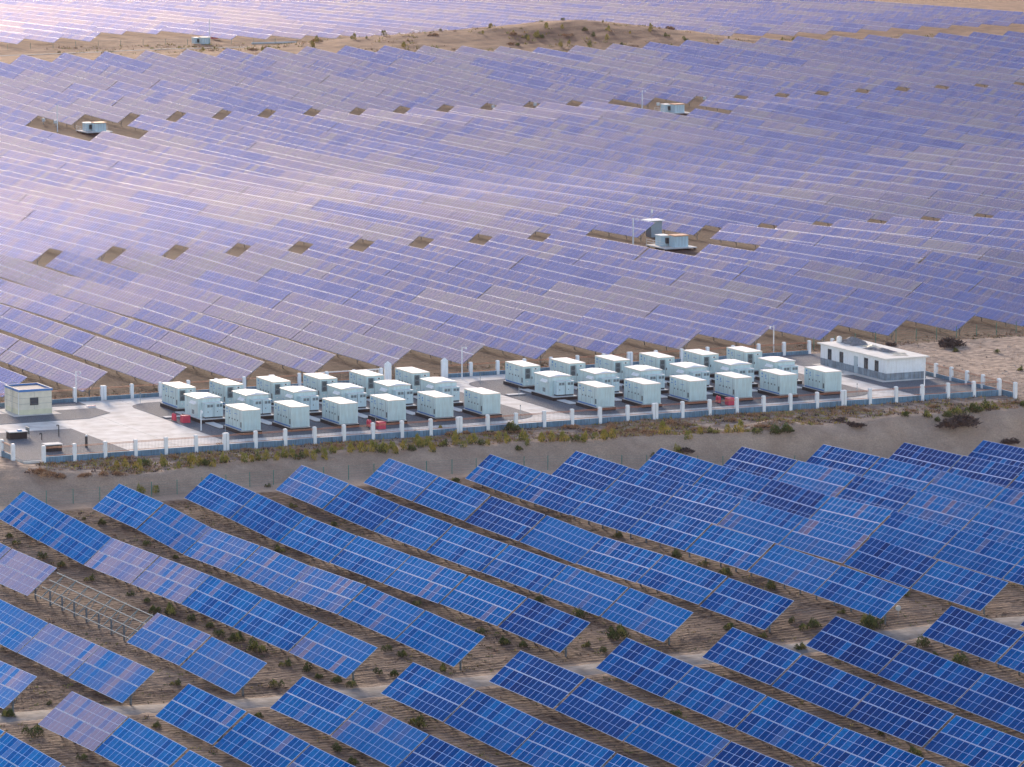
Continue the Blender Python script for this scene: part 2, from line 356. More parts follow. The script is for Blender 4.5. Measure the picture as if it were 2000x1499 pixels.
# ------------------------------------------------------------------ compound floor: concrete slab with gravel beds on it
def rrect(x0, x1, y0, y1, r):       # r: radii of corners (x0y0, x1y0, x1y1, x0y1)
    out = []
    for (cx, cy, a0), rr in zip(((x0, y0, pi), (x1, y0, 1.5 * pi), (x1, y1, 0), (x0, y1, .5 * pi)), r):
        if rr == 0: out.append((cx, cy)); continue
        ox = cx + rr if cx == x0 else cx - rr; oy = cy + rr if cy == y0 else cy - rr
        for i in range(9):
            a = a0 + i / 8 * pi / 2; out.append((ox + rr * cos(a), oy + rr * sin(a)))
    return out
slab = thing('concrete_yard', 'pale concrete yard', 'road'); 
del slab['label']; del slab['category']; slab['kind'] = 'structure'
xs = [180.8, 187, 194, 201, 208, 216, 224, 232, 240, 249, 252.7, 260, 268, 276, 284, 295, 302, 309.4]; ys = [507.8, 511, 520, 529.3, 536, 545.6, 549.7]
for i in range(len(xs) - 1):
    for j in range(len(ys) - 1):
        dz = random.uniform(-.006, .006)
        MB().box(xs[i] + .03, xs[i + 1] - .03, ys[j] + .03, ys[j + 1] - .03, -.28, dz, 'concrete').build('concrete_panel', slab)
beds = [('gravel_bed', [(180.9, 508.2), (194.5, 508.2), (194.4, 529.2), (180.9, 529.5)]),
        ('gravel_bed', [(180.9, 536), (199.3, 536), (203.2, 539.3), (203, 543.9), (180.9, 543.9)]),
        ('gravel_bed', [(180.9, 547.0), (202.9, 547.0), (202.9, 549.6), (180.9, 549.6)]),
        ('gravel_bed', rrect(207.3, 249, 513, 545.4, (1.5, 4.5, 3, 3.5))),
        ('gravel_bed', rrect(252.7, 295.4, 512.4, 545.4, (3, 5, 3, 3.5))),
        ('gravel_bed', [(299.1, 509.8), (309.3, 509.8), (309.3, 549.6), (299.1, 549.6)])]
for nm, poly in beds:
    o = MB().prism(poly, -.1, .035, 'gravel').build(nm); o['kind'] = 'structure'
# ------------------------------------------------------------------ solar modules
def cell_material(name, cols, tints, per_object, rough, ior, gain=1.0):
    """polycrystalline cells under anti-reflective glass: the coating gives every delivery batch its own reflection colour; foreground values also paint in sky reflection"""
    m = bpy.data.materials.new(name); m.use_nodes = True; t = m.node_tree; N = t.nodes; L = t.links; N.remove(N['Principled BSDF'])
    if per_object:
        oi = N.new('ShaderNodeObjectInfo'); sc = N.new('ShaderNodeSeparateColor'); L.new(oi.outputs['Color'], sc.inputs[0]); f = sc.outputs[0]     # batch value stored on each module, sky reflection painted in
    else:
        at = N.new('ShaderNodeAttribute'); at.attribute_name = 'batch'; f = at.outputs['Fac']
    def ramp(cs, g=1.0):
        r = N.new('ShaderNodeValToRGB'); e = r.color_ramp.elements
        while len(e) < len(cs): e.new(.5)
        for i, (p_, c) in enumerate(cs): e[i].position = p_; e[i].color = (*[min(1, x * g) for x in c], 1)
        L.new(f, r.inputs['Fac']); return r.outputs[0]
    base = ramp(cols, gain)
    tc = N.new('ShaderNodeTexCoord'); v = N.new('ShaderNodeTexVoronoi'); v.inputs['Scale'].default_value = 6.4; L.new(tc.outputs['Object'], v.inputs['Vector'])
    mx = N.new('ShaderNodeMix'); mx.data_type = 'RGBA'; mx.blend_type = 'MULTIPLY'; mx.inputs[0].default_value = .4
    rr = N.new('ShaderNodeMapRange'); rr.inputs[3].default_value = .45; rr.inputs[4].default_value = 1.45
    sp = N.new('ShaderNodeSeparateColor'); L.new(v.outputs['Color'], sp.inputs[0]); L.new(sp.outputs[0], rr.inputs[0])
    L.new(base, mx.inputs[6]); L.new(rr.outputs[0], mx.inputs[7])
    df = N.new('ShaderNodeBsdfDiffuse'); L.new(mx.outputs[2], df.inputs['Color'])
    gl = N.new('ShaderNodeBsdfGlossy'); gl.inputs['Roughness'].default_value = rough; L.new(ramp(tints), gl.inputs['Color'])
    fr = N.new('ShaderNodeFresnel'); fr.inputs['IOR'].default_value = ior
    ms = N.new('ShaderNodeMixShader'); L.new(fr.outputs[0], ms.inputs[0]); L.new(df.outputs[0], ms.inputs[1]); L.new(gl.outputs[0], ms.inputs[2])
    L.new(ms.outputs[0], N['Material Output'].inputs['Surface']); MATS[name] = m
cell_material('cells_fg', [(0, (.0003, .016, .11)), (.3, (.0004, .062, .28)), (.5, (.0008, .155, .46)), (.68, (.004, .14, .42)), (.85, (.06, .12, .30)), (1, (.14, .125, .25))],
              [(0, (.03, .28, .9)), (.45, (.03, .42, 1.0)), (.7, (.22, .50, 1.0)), (.88, (.75, .72, 1.0)), (1, (.95, .85, 1.0))], True, .07, 1.42, .85)
cell_material('cells_mid', [(0, (.008, .02, .17)), (.2, (.004, .055, .27)), (.4, (.025, .04, .18)), (.6, (.055, .052, .15)), (.8, (.09, .078, .135)), (1, (.13, .112, .13))],
              [(0, (.64, .68, 1.0)), (.35, (.80, .77, .98)), (.6, (.97, .86, .96)), (1, (1.0, .92, .94))], False, .09, 1.85, .9)

TILT = radians(39.3); SL_ = 4.06; RUN = SL_ * cos(TILT); RISE = SL_ * sin(TILT); CLEAR = .8
NC = 13; PW = 1.018; MW = 1.004; MH = 2.005
def module_mesh():
    b = MB(); hx, hy, z = MH / 2, MW / 2, .035; fs = .020; ft = .032; ms = .014
    b.box(-hx, hx, -hy, hy, 0, z, 'white_frame')
    # replace the lid by frame + two half-cell fields
    lid = b.f.index((4, 5, 6, 7)); b.f.pop(lid); b.m.pop(lid)
    b.quad((-hx, -hy, z), (-hx + ft, -hy + fs, z), (-hx + ft, hy - fs, z), (-hx, hy, z), 'white_frame')
    b.quad((hx, hy, z), (hx - ft, hy - fs, z), (hx - ft, -hy + fs, z), (hx, -hy, z), 'white_frame')
    b.quad((-hx, -hy, z), (hx, -hy, z), (hx - ft, -hy + fs, z), (-hx + ft, -hy + fs, z), 'white_frame')
    b.quad((hx, hy, z), (-hx, hy, z), (-hx + ft, hy - fs, z), (hx - ft, hy - fs, z), 'white_frame')
    b.quad((-ms, -hy + fs, z), (ms, -hy + fs, z), (ms, hy - fs, z), (-ms, hy - fs, z), 'white_frame')
    for s in (-1, 1):
        x0, x1 = (ms, hx - ft) if s > 0 else (-hx + ft, -ms)
        b.quad((x0, -hy + fs, z - .004), (x1, -hy + fs, z - .004), (x1, hy - fs, z - .004), (x0, hy - fs, z - .004), 'cells_fg')
    return b.mesh('solar_module')
MOD = module_mesh()
def on_plane(t, dn=0.0, rise=RISE, run=RUN, tilt=TILT):     # point at distance t up the slope from its middle, dn below the module plane
    return (t * cos(tilt) + dn * sin(tilt), t * sin(tilt) - dn * cos(tilt))
TL = NC * PW
P_MESH = {}
def pm(key, fn):
    if key not in P_MESH: P_MESH[key] = fn()
    return P_MESH[key]
ZMID = CLEAR + RISE / 2
def rack_parts(root, length, nposts=4):
    for t in (-1.55, -.5, .5, 1.55):
        x, z = on_plane(t, .06)
        o = ob('purlin', pm('purlin%.1f' % length, lambda: MB().box(-.04, .04, -length / 2, length / 2, -.045, .045, 'rack_steel').mesh('purlin')), root, (x, 0, ZMID + z)); o.rotation_euler = (0, -TILT, 0)
    for i in range(nposts):
        y = (-.5 + (i + .5) / nposts) * length
        x, z = on_plane(0, .16); o = ob('rafter', pm('rafter', lambda: MB().box(-1.75, 1.75, -.035, .035, -.05, .05, 'rack_steel').mesh('rafter')), root, (x, y, ZMID + z)); o.rotation_euler = (0, -TILT, 0)
        px, pz = on_plane(-.35, .2)
        ob('post', pm('post', lambda: MB().cyl((0, 0, -1.6), (0, 0, ZMID - .45), .10, 'dark_post', 8).cyl((0, 0, .55), (0, 0, .62), .115, 'rack_steel', 8).mesh('post')), root, (px, y, 0))
        ax, az = on_plane(1.3, .2)
        ob('brace', pm('brace', lambda: MB().bar((px, 0, .7), (ax, 0, ZMID + az), .045, 'rack_steel').bar((px, 0, .75), (on_plane(-1.5, .2)[0], 0, ZMID + on_plane(-1.5, .2)[1]), .045, 'rack_steel').mesh('brace')), root, (0, y, 0))
def fg_table():
    r = ob('solar_table', None)
    for j in range(NC):
        for s in (-1, 1):
            x, z = on_plane(s * (MH / 2 + .022))
            o = ob('solar_module', MOD, r, (x, (-.5 + (j + .5) / NC) * TL, ZMID + z)); o.rotation_euler = (0, -TILT, 0)
    rack_parts(r, TL); return r
def place_row(o, Xk, ya, yb, za, zb, zmid, rise):       # ya>yb; za/zb: height of the upper edge at both ends
    yc = (ya + yb) / 2; sl = (za - zb) / (ya - yb)
    o.location = (Xk - RUN / 2 if rise == RISE else Xk - MRUN / 2, yc, (za + zb) / 2 - rise / 2 - zmid)
    o.rotation_euler = (atan(sl), 0, 0)
PITCHF = 13.5
startA = {1: 483.7, 2: 483.9, 3: 484.9, 4: 485.5, 5: 486.5, 6: 483.4, 7: 484.1, 8: 484.6, 9: 485.5, 10: 486, 11: 486.3, 12: 486.7}
fg = []      # (block, k, i, ya, yb)
for k in range(-4, 14):
    s0 = startA.get(k, 483.2 if k < 1 else 486.7)
    e0 = {-2: 386.5, -1: 387.0, 0: 388.1, 1: 388.9, 2: 389.8, 3: 390.6, 4: 391.2, 5: 391.9, 6: 389.3, 7: 389.5}.get(k, 390.5)
    pt = (s0 - e0) / 7
    for i in range(7): fg.append(('A', k, i, s0 - i * pt, s0 - (i + 1) * pt + .32))
    s1 = {-2: 378.1, -1: 379.3, 0: 380.3, 1: 381.5, 2: 382.6, 3: 383.4, 4: 383.8, 5: 384.2, 6: 381.9}.get(k, 382.5 if k > 0 else 377)
    for i in range(5): fg.append(('B', k, i, s1 - i * 13.45, s1 - (i + 1) * 13.45 + .32))
proto = None; fgt = []
for blk, k, i, ya, yb in fg:
    X = 161 + 11.126 * k; za, zb = float(fg_top(X, ya)), float(fg_top(X, yb))
    if not inframe([(X, ya, za), (X, yb, zb), (X - RUN, ya, za - RISE), (X - RUN, yb, zb - RISE)], 10): continue
    if blk == 'A' and k == 0 and i in (3, 4): continue      # the bare rack stands here
    fgt.append((blk, k, i, ya, yb, X, za, zb))
LIL = {('A', 0, 2): .97, ('A', 1, 2): .88, ('A', 1, 3): .80, ('A', 0, 5): .74, ('A', 0, 6): .66, ('A', -1, 5): .78, ('A', -1, 6): .74, ('A', -1, 4): .66, ('A', -2, 6): .74, ('B', -2, 0): .95, ('A', 2, 1): .60, ('A', 2, 2): .72, ('A', 2, 3): .62, ('A', 2, 4): .70, ('A', 2, 5): .55, ('A', 1, 0): .5, ('A', 4, 0): .62, ('A', 5, 0): .62, ('A', 6, 5): .60, ('A', 7, 4): .62, ('A', 9, 3): .62, ('A', 10, 2): .62, ('A', 9, 1): .6, ('B', 5, 2): .3, ('A', 7, 3): .5, ('A', 8, 3): .45, ('A', 8, 4): .42, ('A', 9, 4): .5, ('A', 9, 5): .4, ('A', 10, 4): .45, ('A', 8, 5): .4, ('A', 10, 3): .5}
rowsA = sorted({t[1] for t in fgt if t[0] == 'A'}); rowsB = sorted({t[1] for t in fgt if t[0] == 'B'})
for blk, k, i, ya, yb, X, za, zb in fgt:
    if proto is None: proto = fg_table(); o = proto
    else: o = copy_tree(proto)
    place_row(o, X, ya, yb, za, zb, ZMID, RISE)
    o.scale = (1, (ya - yb) / TL, 1); o.location.z += random.uniform(-.05, .05); o.rotation_euler = (o.rotation_euler[0] + radians(random.uniform(-.25, .25)), radians(random.uniform(-.5, .5)), radians(random.uniform(-.25, .25)))
    same = sorted([t[2] for t in fgt if t[0] == blk and t[1] == k])
    tb = LIL.get((blk, k, i), random.gauss(.40 - .022 * (k - 2) if blk == 'A' else .36 - .035 * k, .10))  # paints sky reflection into the tint: lilac at left, navy to the right
    for ch in o.children:
        if ch.data == MOD:
            v_ = tb + random.gauss(0, .09) + (random.gauss(.18, .15) if random.random() < .14 else 0); ch.color = (min(1, max(0, v_)), 0, 0, 1)
    if blk == 'A':
        n = 7 - i; lab = 'blue solar table, %s from the gravel track, in %s row from left behind the track' % (ordn(n), ordn(rowsA.index(k) + 1))
    else:
        lab = 'blue solar table, %s from the gravel track, in %s row from left before the track' % (ordn(i + 1), ordn(rowsB.index(k) + 1))
    tag(o, lab, 'solar table', 'foreground solar tables in slanting rows')
# bare rack in the foreground, modules missing
X = 161.0; ya, yb = 441.9, 414.6; za, zb = float(fg_top(X, ya)), float(fg_top(X, yb))
rk = thing('panel_rack', 'bare galvanised panel rack without modules between lilac and blue solar tables', 'panel rack'); rack_parts(rk, 27.2, 8)
place_row(rk, X, ya, yb, za, zb, ZMID, RISE)

# ------------------------------------------------------------------ midfield: rows of long tables
MT = radians(35.5); MS = 4.05; MRUN = MS * cos(MT); MRISE = MS * sin(MT); MCL = .75; MZM = MCL + MRISE / 2; ML = 32.0; NM = 28
MX0, MD = 261.93, 10.575
def arr_geometry(table_seed, L=ML, n=NM):
    """one table in its own frame: backing frame slab + cell faces; returns verts, faces, mats, batch"""
    r = random.Random(table_seed); b = MB(); bt = []
    tb = min(1, max(0, [r.gauss(.30, .07), r.gauss(.45, .08), r.gauss(.60, .08), r.gauss(.82, .06), r.gauss(.38, .08)][table_seed % 5]))
    def P(t, y, dn): x, z = t * cos(MT) - dn * sin(MT), t * sin(MT) + dn * cos(MT); return (x, y, MZM + z)
    h = MS / 2
    lo = [P(-h, -L / 2, 0), P(h, -L / 2, 0), P(h, L / 2, 0), P(-h, L / 2, 0)]; hi = [P(-h, -L / 2, .04), P(h, -L / 2, .04), P(h, L / 2, .04), P(-h, L / 2, .04)]
    b.hexa(lo + hi, 'dark_post', 'white_frame_mid'); bt += [0] * 6
    pw = L / n; run = 0; cur = tb
    for j in range(n):
        for s in (-1, 1):
            if r.random() < .30: cur = tb
            if r.random() < .16: cur = min(1, max(0, tb + r.gauss(0, .34)))
            v = min(1, max(0, cur + r.gauss(0, .12)))
            for a, c in ((.085, .985), (1.025, 1.972)):
                t0, t1 = (a, c) if s > 0 else (-c, -a)
                y0, y1 = -L / 2 + j * pw + .045, -L / 2 + (j + 1) * pw - .045
                b.quad(P(t0, y0, .062), P(t1, y0, .062), P(t1, y1, .062), P(t0, y1, .062), 'cells_mid'); bt.append(v)
    return b, bt
def set_batch(me, bt):
    a = me.attributes.new('batch', 'FLOAT', 'FACE'); a.data.foreach_set('value', np.array(bt, np.float32))
NV = 18
ARR = []
for v in range(NV):
    b, bt = arr_geometry(100 + v); me_ = b.mesh('module_array'); set_batch(me_, bt); ARR.append((me_, b, bt))
def mrack_mesh():
    b = MB()
    for t in (-1.5, -.5, .5, 1.5):
        x, z = t * cos(MT) + .06 * sin(MT), t * sin(MT) - .06 * cos(MT); b.box(x - .035, x + .035, -ML / 2 + .1, ML / 2 - .1, MZM + z - .05, MZM + z + .03, 'galvanised')
    return b.mesh('purlin_frame')
MRACK = mrack_mesh()
MPOST = MB().bar((-.35, 0, -.9), (-.35, 0, MZM - .3), .09, 'dark_post').bar((-.35, 0, .5), (1.2, 0, MZM + .72), .05, 'dark_post').bar((-.35, 0, .4), (-1.3, 0, MZM - 1.05), .05, 'dark_post').mesh('post')
def mid_list():
    out = []
    for k in range(-9, 42):
        X = MX0 + k * MD; tip = 557.4 if k > -3 else 555.6
        h1 = 686.9 + .33 * min(13, max(-3, k - 3)); h1b = h1 + 5.6; h2 = 955.0; h2b = 960.6; tp = 1088.8 if k < 30 else 1087.6
        cuts = [(tip + (h1 - tip) * i / 4, tip + (h1 - tip) * (i + 1) / 4, 'A', i) for i in range(4)] + \
               [(h1b + (h2 - h1b) * i / 8, h1b + (h2 - h1b) * (i + 1) / 8, 'B', i) for i in range(8)] + \
               [(h2b + (tp - h2b) * i / 4, h2b + (tp - h2b) * (i + 1) / 4, 'C', i) for i in range(4)]
        for y0, y1, sec, i in cuts:
            if sec == 'A' and i == 3 and k in (8, 9): continue          # openings for the transformer stations
            if sec == 'B' and i == 7 and k in (8, 9, 21, 22): continue
            y1 -= .22
            z0, z1 = float(mid_top(X, y0)), float(mid_top(X, y1))
            c4 = [(X, y0, z0), (X, y1, z1), (X - MRUN, y0, z0 - MRISE), (X - MRUN, y1, z1 - MRISE)]
            if not inframe(c4, 12): continue
            px = [proj(*c) for c in c4]; area = (max(a for a, _ in px) - min(a for a, _ in px)) * (max(b_ for _, b_ in px) - min(b_ for _, b_ in px))
            out.append(dict(k=k, sec=sec, i=i, X=X, y0=y0, y1=y1, z0=z0, z1=z1, area=area, end=(i == 0 or (sec == 'A' and i == 3) or (sec == 'B' and i == 7) or (sec == 'A' and i == 2 and k in (8, 9)))))
    return out
ML_ = mid_list(); ML_.sort(key=lambda d: -d['area'])
near, rest = ML_[:300], ML_[300:]
mrows = sorted({d['k'] for d in near})
def pick(X, Y):      # neighbouring tables tend to come from the same delivery
    v = float(vnoise(X, Y * 1.0, 55, 31)); return int((v * 1.3 * NV + random.random() * 7)) % NV
protoM = {}
def mid_table(v, withpost):
    r = ob('long_solar_table', None)
    ob('module_array', ARR[v][0], r, kind='stuff'); ob('purlin_frame', MRACK, r)
    if withpost:
        for y in (-.46, -.3, -.1, .1, .3, .46): ob('post', MPOST, r, (0, y * ML, 0))
    return r
# order variants by tint so that neighbouring picks look alike
order = sorted(range(NV), key=lambda v: np.mean(ARR[v][2][6:]))
for d in near:
    v = order[pick(d['X'], d['y0'])]; key = (v, d['end'])
    if key not in protoM: protoM[key] = mid_table(*key); o = protoM[key]
    else: o = copy_tree(protoM[key])
    place_row(o, d['X'], d['y1'], d['y0'], d['z1'], d['z0'], MZM, MRISE); o.location.z += random.uniform(-.04, .04); o.rotation_euler = (o.rotation_euler[0] + radians(random.uniform(-.15, .15)), radians(random.uniform(-.5, .5)), 0); o.scale = (1, (d['y1'] - d['y0']) / ML, 1)
    rk_ = sorted([e['y0'] for e in near if e['k'] == d['k']]).index(d['y0']) + 1
    tag(o, 'long solar table, %s from the near end of the %s midfield row from left' % (ordn(rk_), ordn(mrows.index(d['k']) + 1)), 'solar table', 'long solar tables of the midfield')
def merge_tables(name, lst):     # too many and too small to single out: one mesh
    V, F, M_, B_ = [], [], [], []; n = 0; mats = ARR[0][1].mats
    for d in lst:
        v = order[pick(d['X'], d['y0'])]; _, b, bt = ARR[v]
        a = np.array(b.v); sc = (d['y1'] - d['y0']) / ML; sl = (d['z1'] - d['z0']) / (d['y1'] - d['y0'])
        yy = a[:, 1] * sc; z = a[:, 2] + (d['z0'] + d['z1']) / 2 - MRISE / 2 - MZM + yy * sl
        V.append(np.stack([a[:, 0] + d['X'] - MRUN / 2, yy + (d['y0'] + d['y1']) / 2, z], 1))
        F.append(np.array(b.f) + n); n += len(a); M_ += b.m; B_ += bt
    V = np.concatenate(V); F = np.concatenate(F)
    me = bpy.data.meshes.new(name); me.vertices.add(len(V)); me.vertices.foreach_set('co', V.ravel()); me.loops.add(F.size); me.loops.foreach_set('vertex_index', F.ravel())
    me.polygons.add(len(F)); me.polygons.foreach_set('loop_start', np.arange(0, F.size, 4)); me.polygons.foreach_set('loop_total', np.full(len(F), 4)); me.update()
    for q_ in mats: me.materials.append(MATS[q_])
    me.polygons.foreach_set('material_index', np.array(M_, np.int32)); me.polygons.foreach_set('use_smooth', np.zeros(len(F), bool)); set_batch(me, B_); me.validate()
    o = ob(name, me, kind='stuff'); return o
if rest: tag(merge_tables('distant_solar_tables', rest), 'distant rows of solar tables at the upper end of the midfield', 'solar tables')
# far array beyond the mound
far = []
def far_top(X, Y): return float(np.interp(X, [420, 470, 600, 680, 740, 800], [-2.9, -2.7, -5.6, -7.5, -6.7, -7.0])) - .018 * max(0, Y - 1240)
for k in range(-3, 33):
    X = 440.1 + 10.4 * k
    for i in range(16):
        y0 = 1227 + 30.2 * i; y1 = y0 + 29.9
        z0, z1 = far_top(X, y0), far_top(X, y1)
        if k in (3, 4, 5) and i == 0: continue
        if inframe([(X, y0, z0), (X, y1, z1), (X - MRUN, y0, z0 - MRISE), (X - MRUN, y1, z1 - MRISE)], 8): far.append(dict(X=X, y0=y0, y1=y1, z0=z0, z1=z1))
tag(merge_tables('far_solar_tables', far), 'far array of pale solar tables beyond the sandy mound', 'solar tables')
print('FG', len(fgt), 'MID', len(near), len(rest), 'FAR', len(far))
# ------------------------------------------------------------------ compound: fence
GFENCE = None
def fence(label, axis_, fixed, a0, a1, pillars, wide=(), gatep=(), skip=None, side=1, plinth_h=.42):
    """fence along X (axis_='x', Y fixed) or along Y; pillars = coordinates along it"""
    loc = (a0, fixed, 0) if axis_ == 'x' else (fixed, a0, 0)
    t = thing('compound_fence', label, 'fence', loc)
    def bx(b, u0, u1, w0, w1, z0, z1, m, **kw):
        return b.box(u0 - a0, u1 - a0, w0, w1, z0, z1, m, **kw) if axis_ == 'x' else b.box(w0, w1, u0 - a0, u1 - a0, z0, z1, m, **kw)
    for p_ in pillars:
        hw = .36 if p_ in wide else (.42 if p_ in gatep else .20); h = 2.25 if p_ in gatep else 1.75
        b = MB(); bx(b, p_ - hw, p_ + hw, -.2, .2, -.75, h - .08, 'white_paint')
        if p_ in wide: bx(b, p_ - .015, p_ + .015, -.21, .21, -.7, h - .08, 'vent_grey')
        cap = MB()
        if p_ in gatep:
            n = len(cap.v); q = [(-hw, -.2), (hw, -.2), (hw, .2), (-hw, .2)]
            cap.hexa([(p_ - a0 + x, y, h - .08) for x, y in q] + [(p_ - a0 + x * .12, y * .12, h + .28) for x, y in q], 'white_paint')
        else: bx(cap, p_ - hw * .98, p_ + hw * .98, -.196, .196, h - .08, h, 'white_paint', tx=.05, ty=.05)
        o = b.build('pillar', t); cap.build('pillar_cap', o)
    for q0, q1 in zip(pillars, pillars[1:]):
        if skip and q0 >= skip[0] - .1 and q1 <= skip[1] + .1: continue
        g0 = .36 if q0 in wide else .20; g1 = .36 if q1 in wide else .20
        u0, u1 = q0 + g0, q1 - g1
        b = MB(); bx(b, u0, u1, -.12, .12, -.75, plinth_h, 'plinth_blue'); b.build('plinth', t)
        for nm, z in (('rail', .54), ('rail', 1.52), ('rail', 1.40)):
            b = MB(); bx(b, u0, u1, -.02, .02, z - .022, z + .022, 'rail_red'); b.build(nm, t)
        b = MB(); n = max(2, int((u1 - u0) / .17))
        for i in range(1, n):
            u = u0 + (u1 - u0) * i / n; bx(b, u - .007, u + .007, -.008, .008, .54, 1.52, 'bar_dark')
        b.build('bars', t, kind='stuff')
    return t
fp = [183.1 + 3.71 * i for i in range(35)]
fence('low barred fence with white pillars along the camera side of the compound', 'x', 507.5, 183.1, 309.3, fp, wide=(fp[6], fp[14], fp[21], fp[28]))
fence('short barred fence with white pillars at the left corner of the compound', 'y', 180.4, 510.2, 514, [510.2, 514.0])
rp = [504.5 + 3.86 * i for i in range(13)]
fence('barred fence with white pillars running back beside the white building', 'y', 309.7, 504.5, 550, rp, side=-1)
bp_ = [187.7 + 3.75 * i for i in range(16)] + [244.9, 252.8] + [256.5 + 3.8 * i for i in range(14)]
fence('barred fence with white pillars behind the container rows', 'x', 550.3, 187.7, 306, bp_, wide=(bp_[5], bp_[11], bp_[24]), gatep=(244.9, 252.8), skip=(bp_[14], 252.8))
gt = thing('sliding_gate', 'white topped sliding gate of thin bars in the back fence', 'gate', (238, 550.6, 0))
MB().box(-2.2, 6.4, -.04, .04, 1.5, 1.62, 'white_paint').build('top_rail', gt); MB().box(-2.2, 6.4, -.04, .04, .1, .2, 'white_paint').build('bottom_rail', gt)
b = MB()
for i in range(44): b.box(-2.1 + i * .2, -2.06 + i * .2, -.02, .02, .2, 1.5, 'sign_white' if i > 26 else 'bar_dark')
b.build('bars', gt, kind='stuff')

# ------------------------------------------------------------------ battery containers
CW, CL, CZ0, CZ1 = 2.30, 5.35, .50, 2.93
def battery(back):
    """origin: front-left corner of the body at floor level; length runs to +Y"""
    t = ob('battery_container', None)
    MB().box(-.14, CW + .14, -.16, CL + .3, -.05, .40, 'black_plinth').build('plinth', t)
    MB().box(-.10, CW + .10, -.12, CL + .26, .40, .44, 'concrete_slab').box(.05, CW - .05, .1, CL - .1, .44, CZ0, 'vent_grey').build('plinth_top', t)
    body = MB().box(0, CW, 0, CL, CZ0, CZ1 - .10, 'container_paint').build('body', t)
    MB().box(-.03, CW + .03, -.03, CL + .03, CZ1 - .10, CZ1, 'roof_edge', 'roof_white', tx=.01, ty=.01).build('roof', t)
    for x in (0, CW - .10): MB().box(x - .012, x + .112, -.02, .1, CZ0, CZ1 - .1, 'container_paint').build('corner_post', body)
    # left flank
    MB().box(-.025, 0, .35, CL - .1, CZ0 + .02, CZ0 + .14, 'blue_trim').build('blue_stripe', t)
    for i in range(4): MB().box(-.03, 0, 1.35 + i * .85, 1.55 + i * .85, CZ0 + .95, CZ0 + 1.12, 'dark_grille').build('flank_vent', t)
    for y in (.75, 1.9, 3.1, 4.3): MB().box(-.012, 0, y - .012, y + .012, CZ0 + .2, CZ1 - .2, 'vent_grey').build('door_seam', body)
    b = MB()
    for i, (y, z, w_, h_) in enumerate(((4.75, 1.95, .35, .22), (4.75, 1.62, .35, .12), (3.85, 1.9, .30, .10), (3.9, 1.72, .22, .14), (3.8, 1.52, .3, .1), (2.0, 1.75, .95, .05))): b.box(-.008, 0, y - w_ / 2, y + w_ / 2, CZ0 + z - .02, CZ0 + z + h_, 'blue_mark')
    b.build('printed_marks', t)
    MB().box(-.03, 0, .28, .55, CZ0 + .35, CZ0 + .95, 'dark_grille').build('connection_panel', t)
    if back:
        f = MB().box(.22, .92, -.05, 0, CZ0 + .85, CZ0 + 2.15, 'vent_grey').build('cooling_unit', t)
        for z in (1.18, 1.80): MB().cyl((.57, -.065, CZ0 + z), (.57, -.045, CZ0 + z), .26, 'dark_grille', 14).build('fan', f)
        MB().box(1.35, 1.95, -.03, 0, CZ0 + 1.95, CZ0 + 2.13, 'sign_white').build('inlet_hood', t)
        MB().box(1.55, 1.75, -.045, -.03, CZ0 + 1.97, CZ0 + 2.11, 'handle_black').build('inlet', t)
        MB().box(.42, .62, -.03, 0, CZ0 + .42, CZ0 + .55, 'sign_white').build('drain_box', t)
        MB().box(1.02, 1.05, -.015, 0, CZ0 + .1, CZ1 - .25, 'vent_grey').box(1.12, 1.2, -.05, 0, CZ0 + .8, CZ0 + 1.1, 'handle_black').build('service_door', t)
    else:
        for i in range(11):
            x = .17 + i * .182; MB().box(x, x + .085, -.035, 0, CZ0 + .12, CZ1 - .2, 'container_paint', tx=.015).build('corrugation', body)
        MB().box(.0, CW, -.03, 0, CZ0, CZ0 + .1, 'container_paint').box(0, CW, -.03, 0, CZ1 - .19, CZ1 - .1, 'container_paint').build('end_rail', body)
    return t
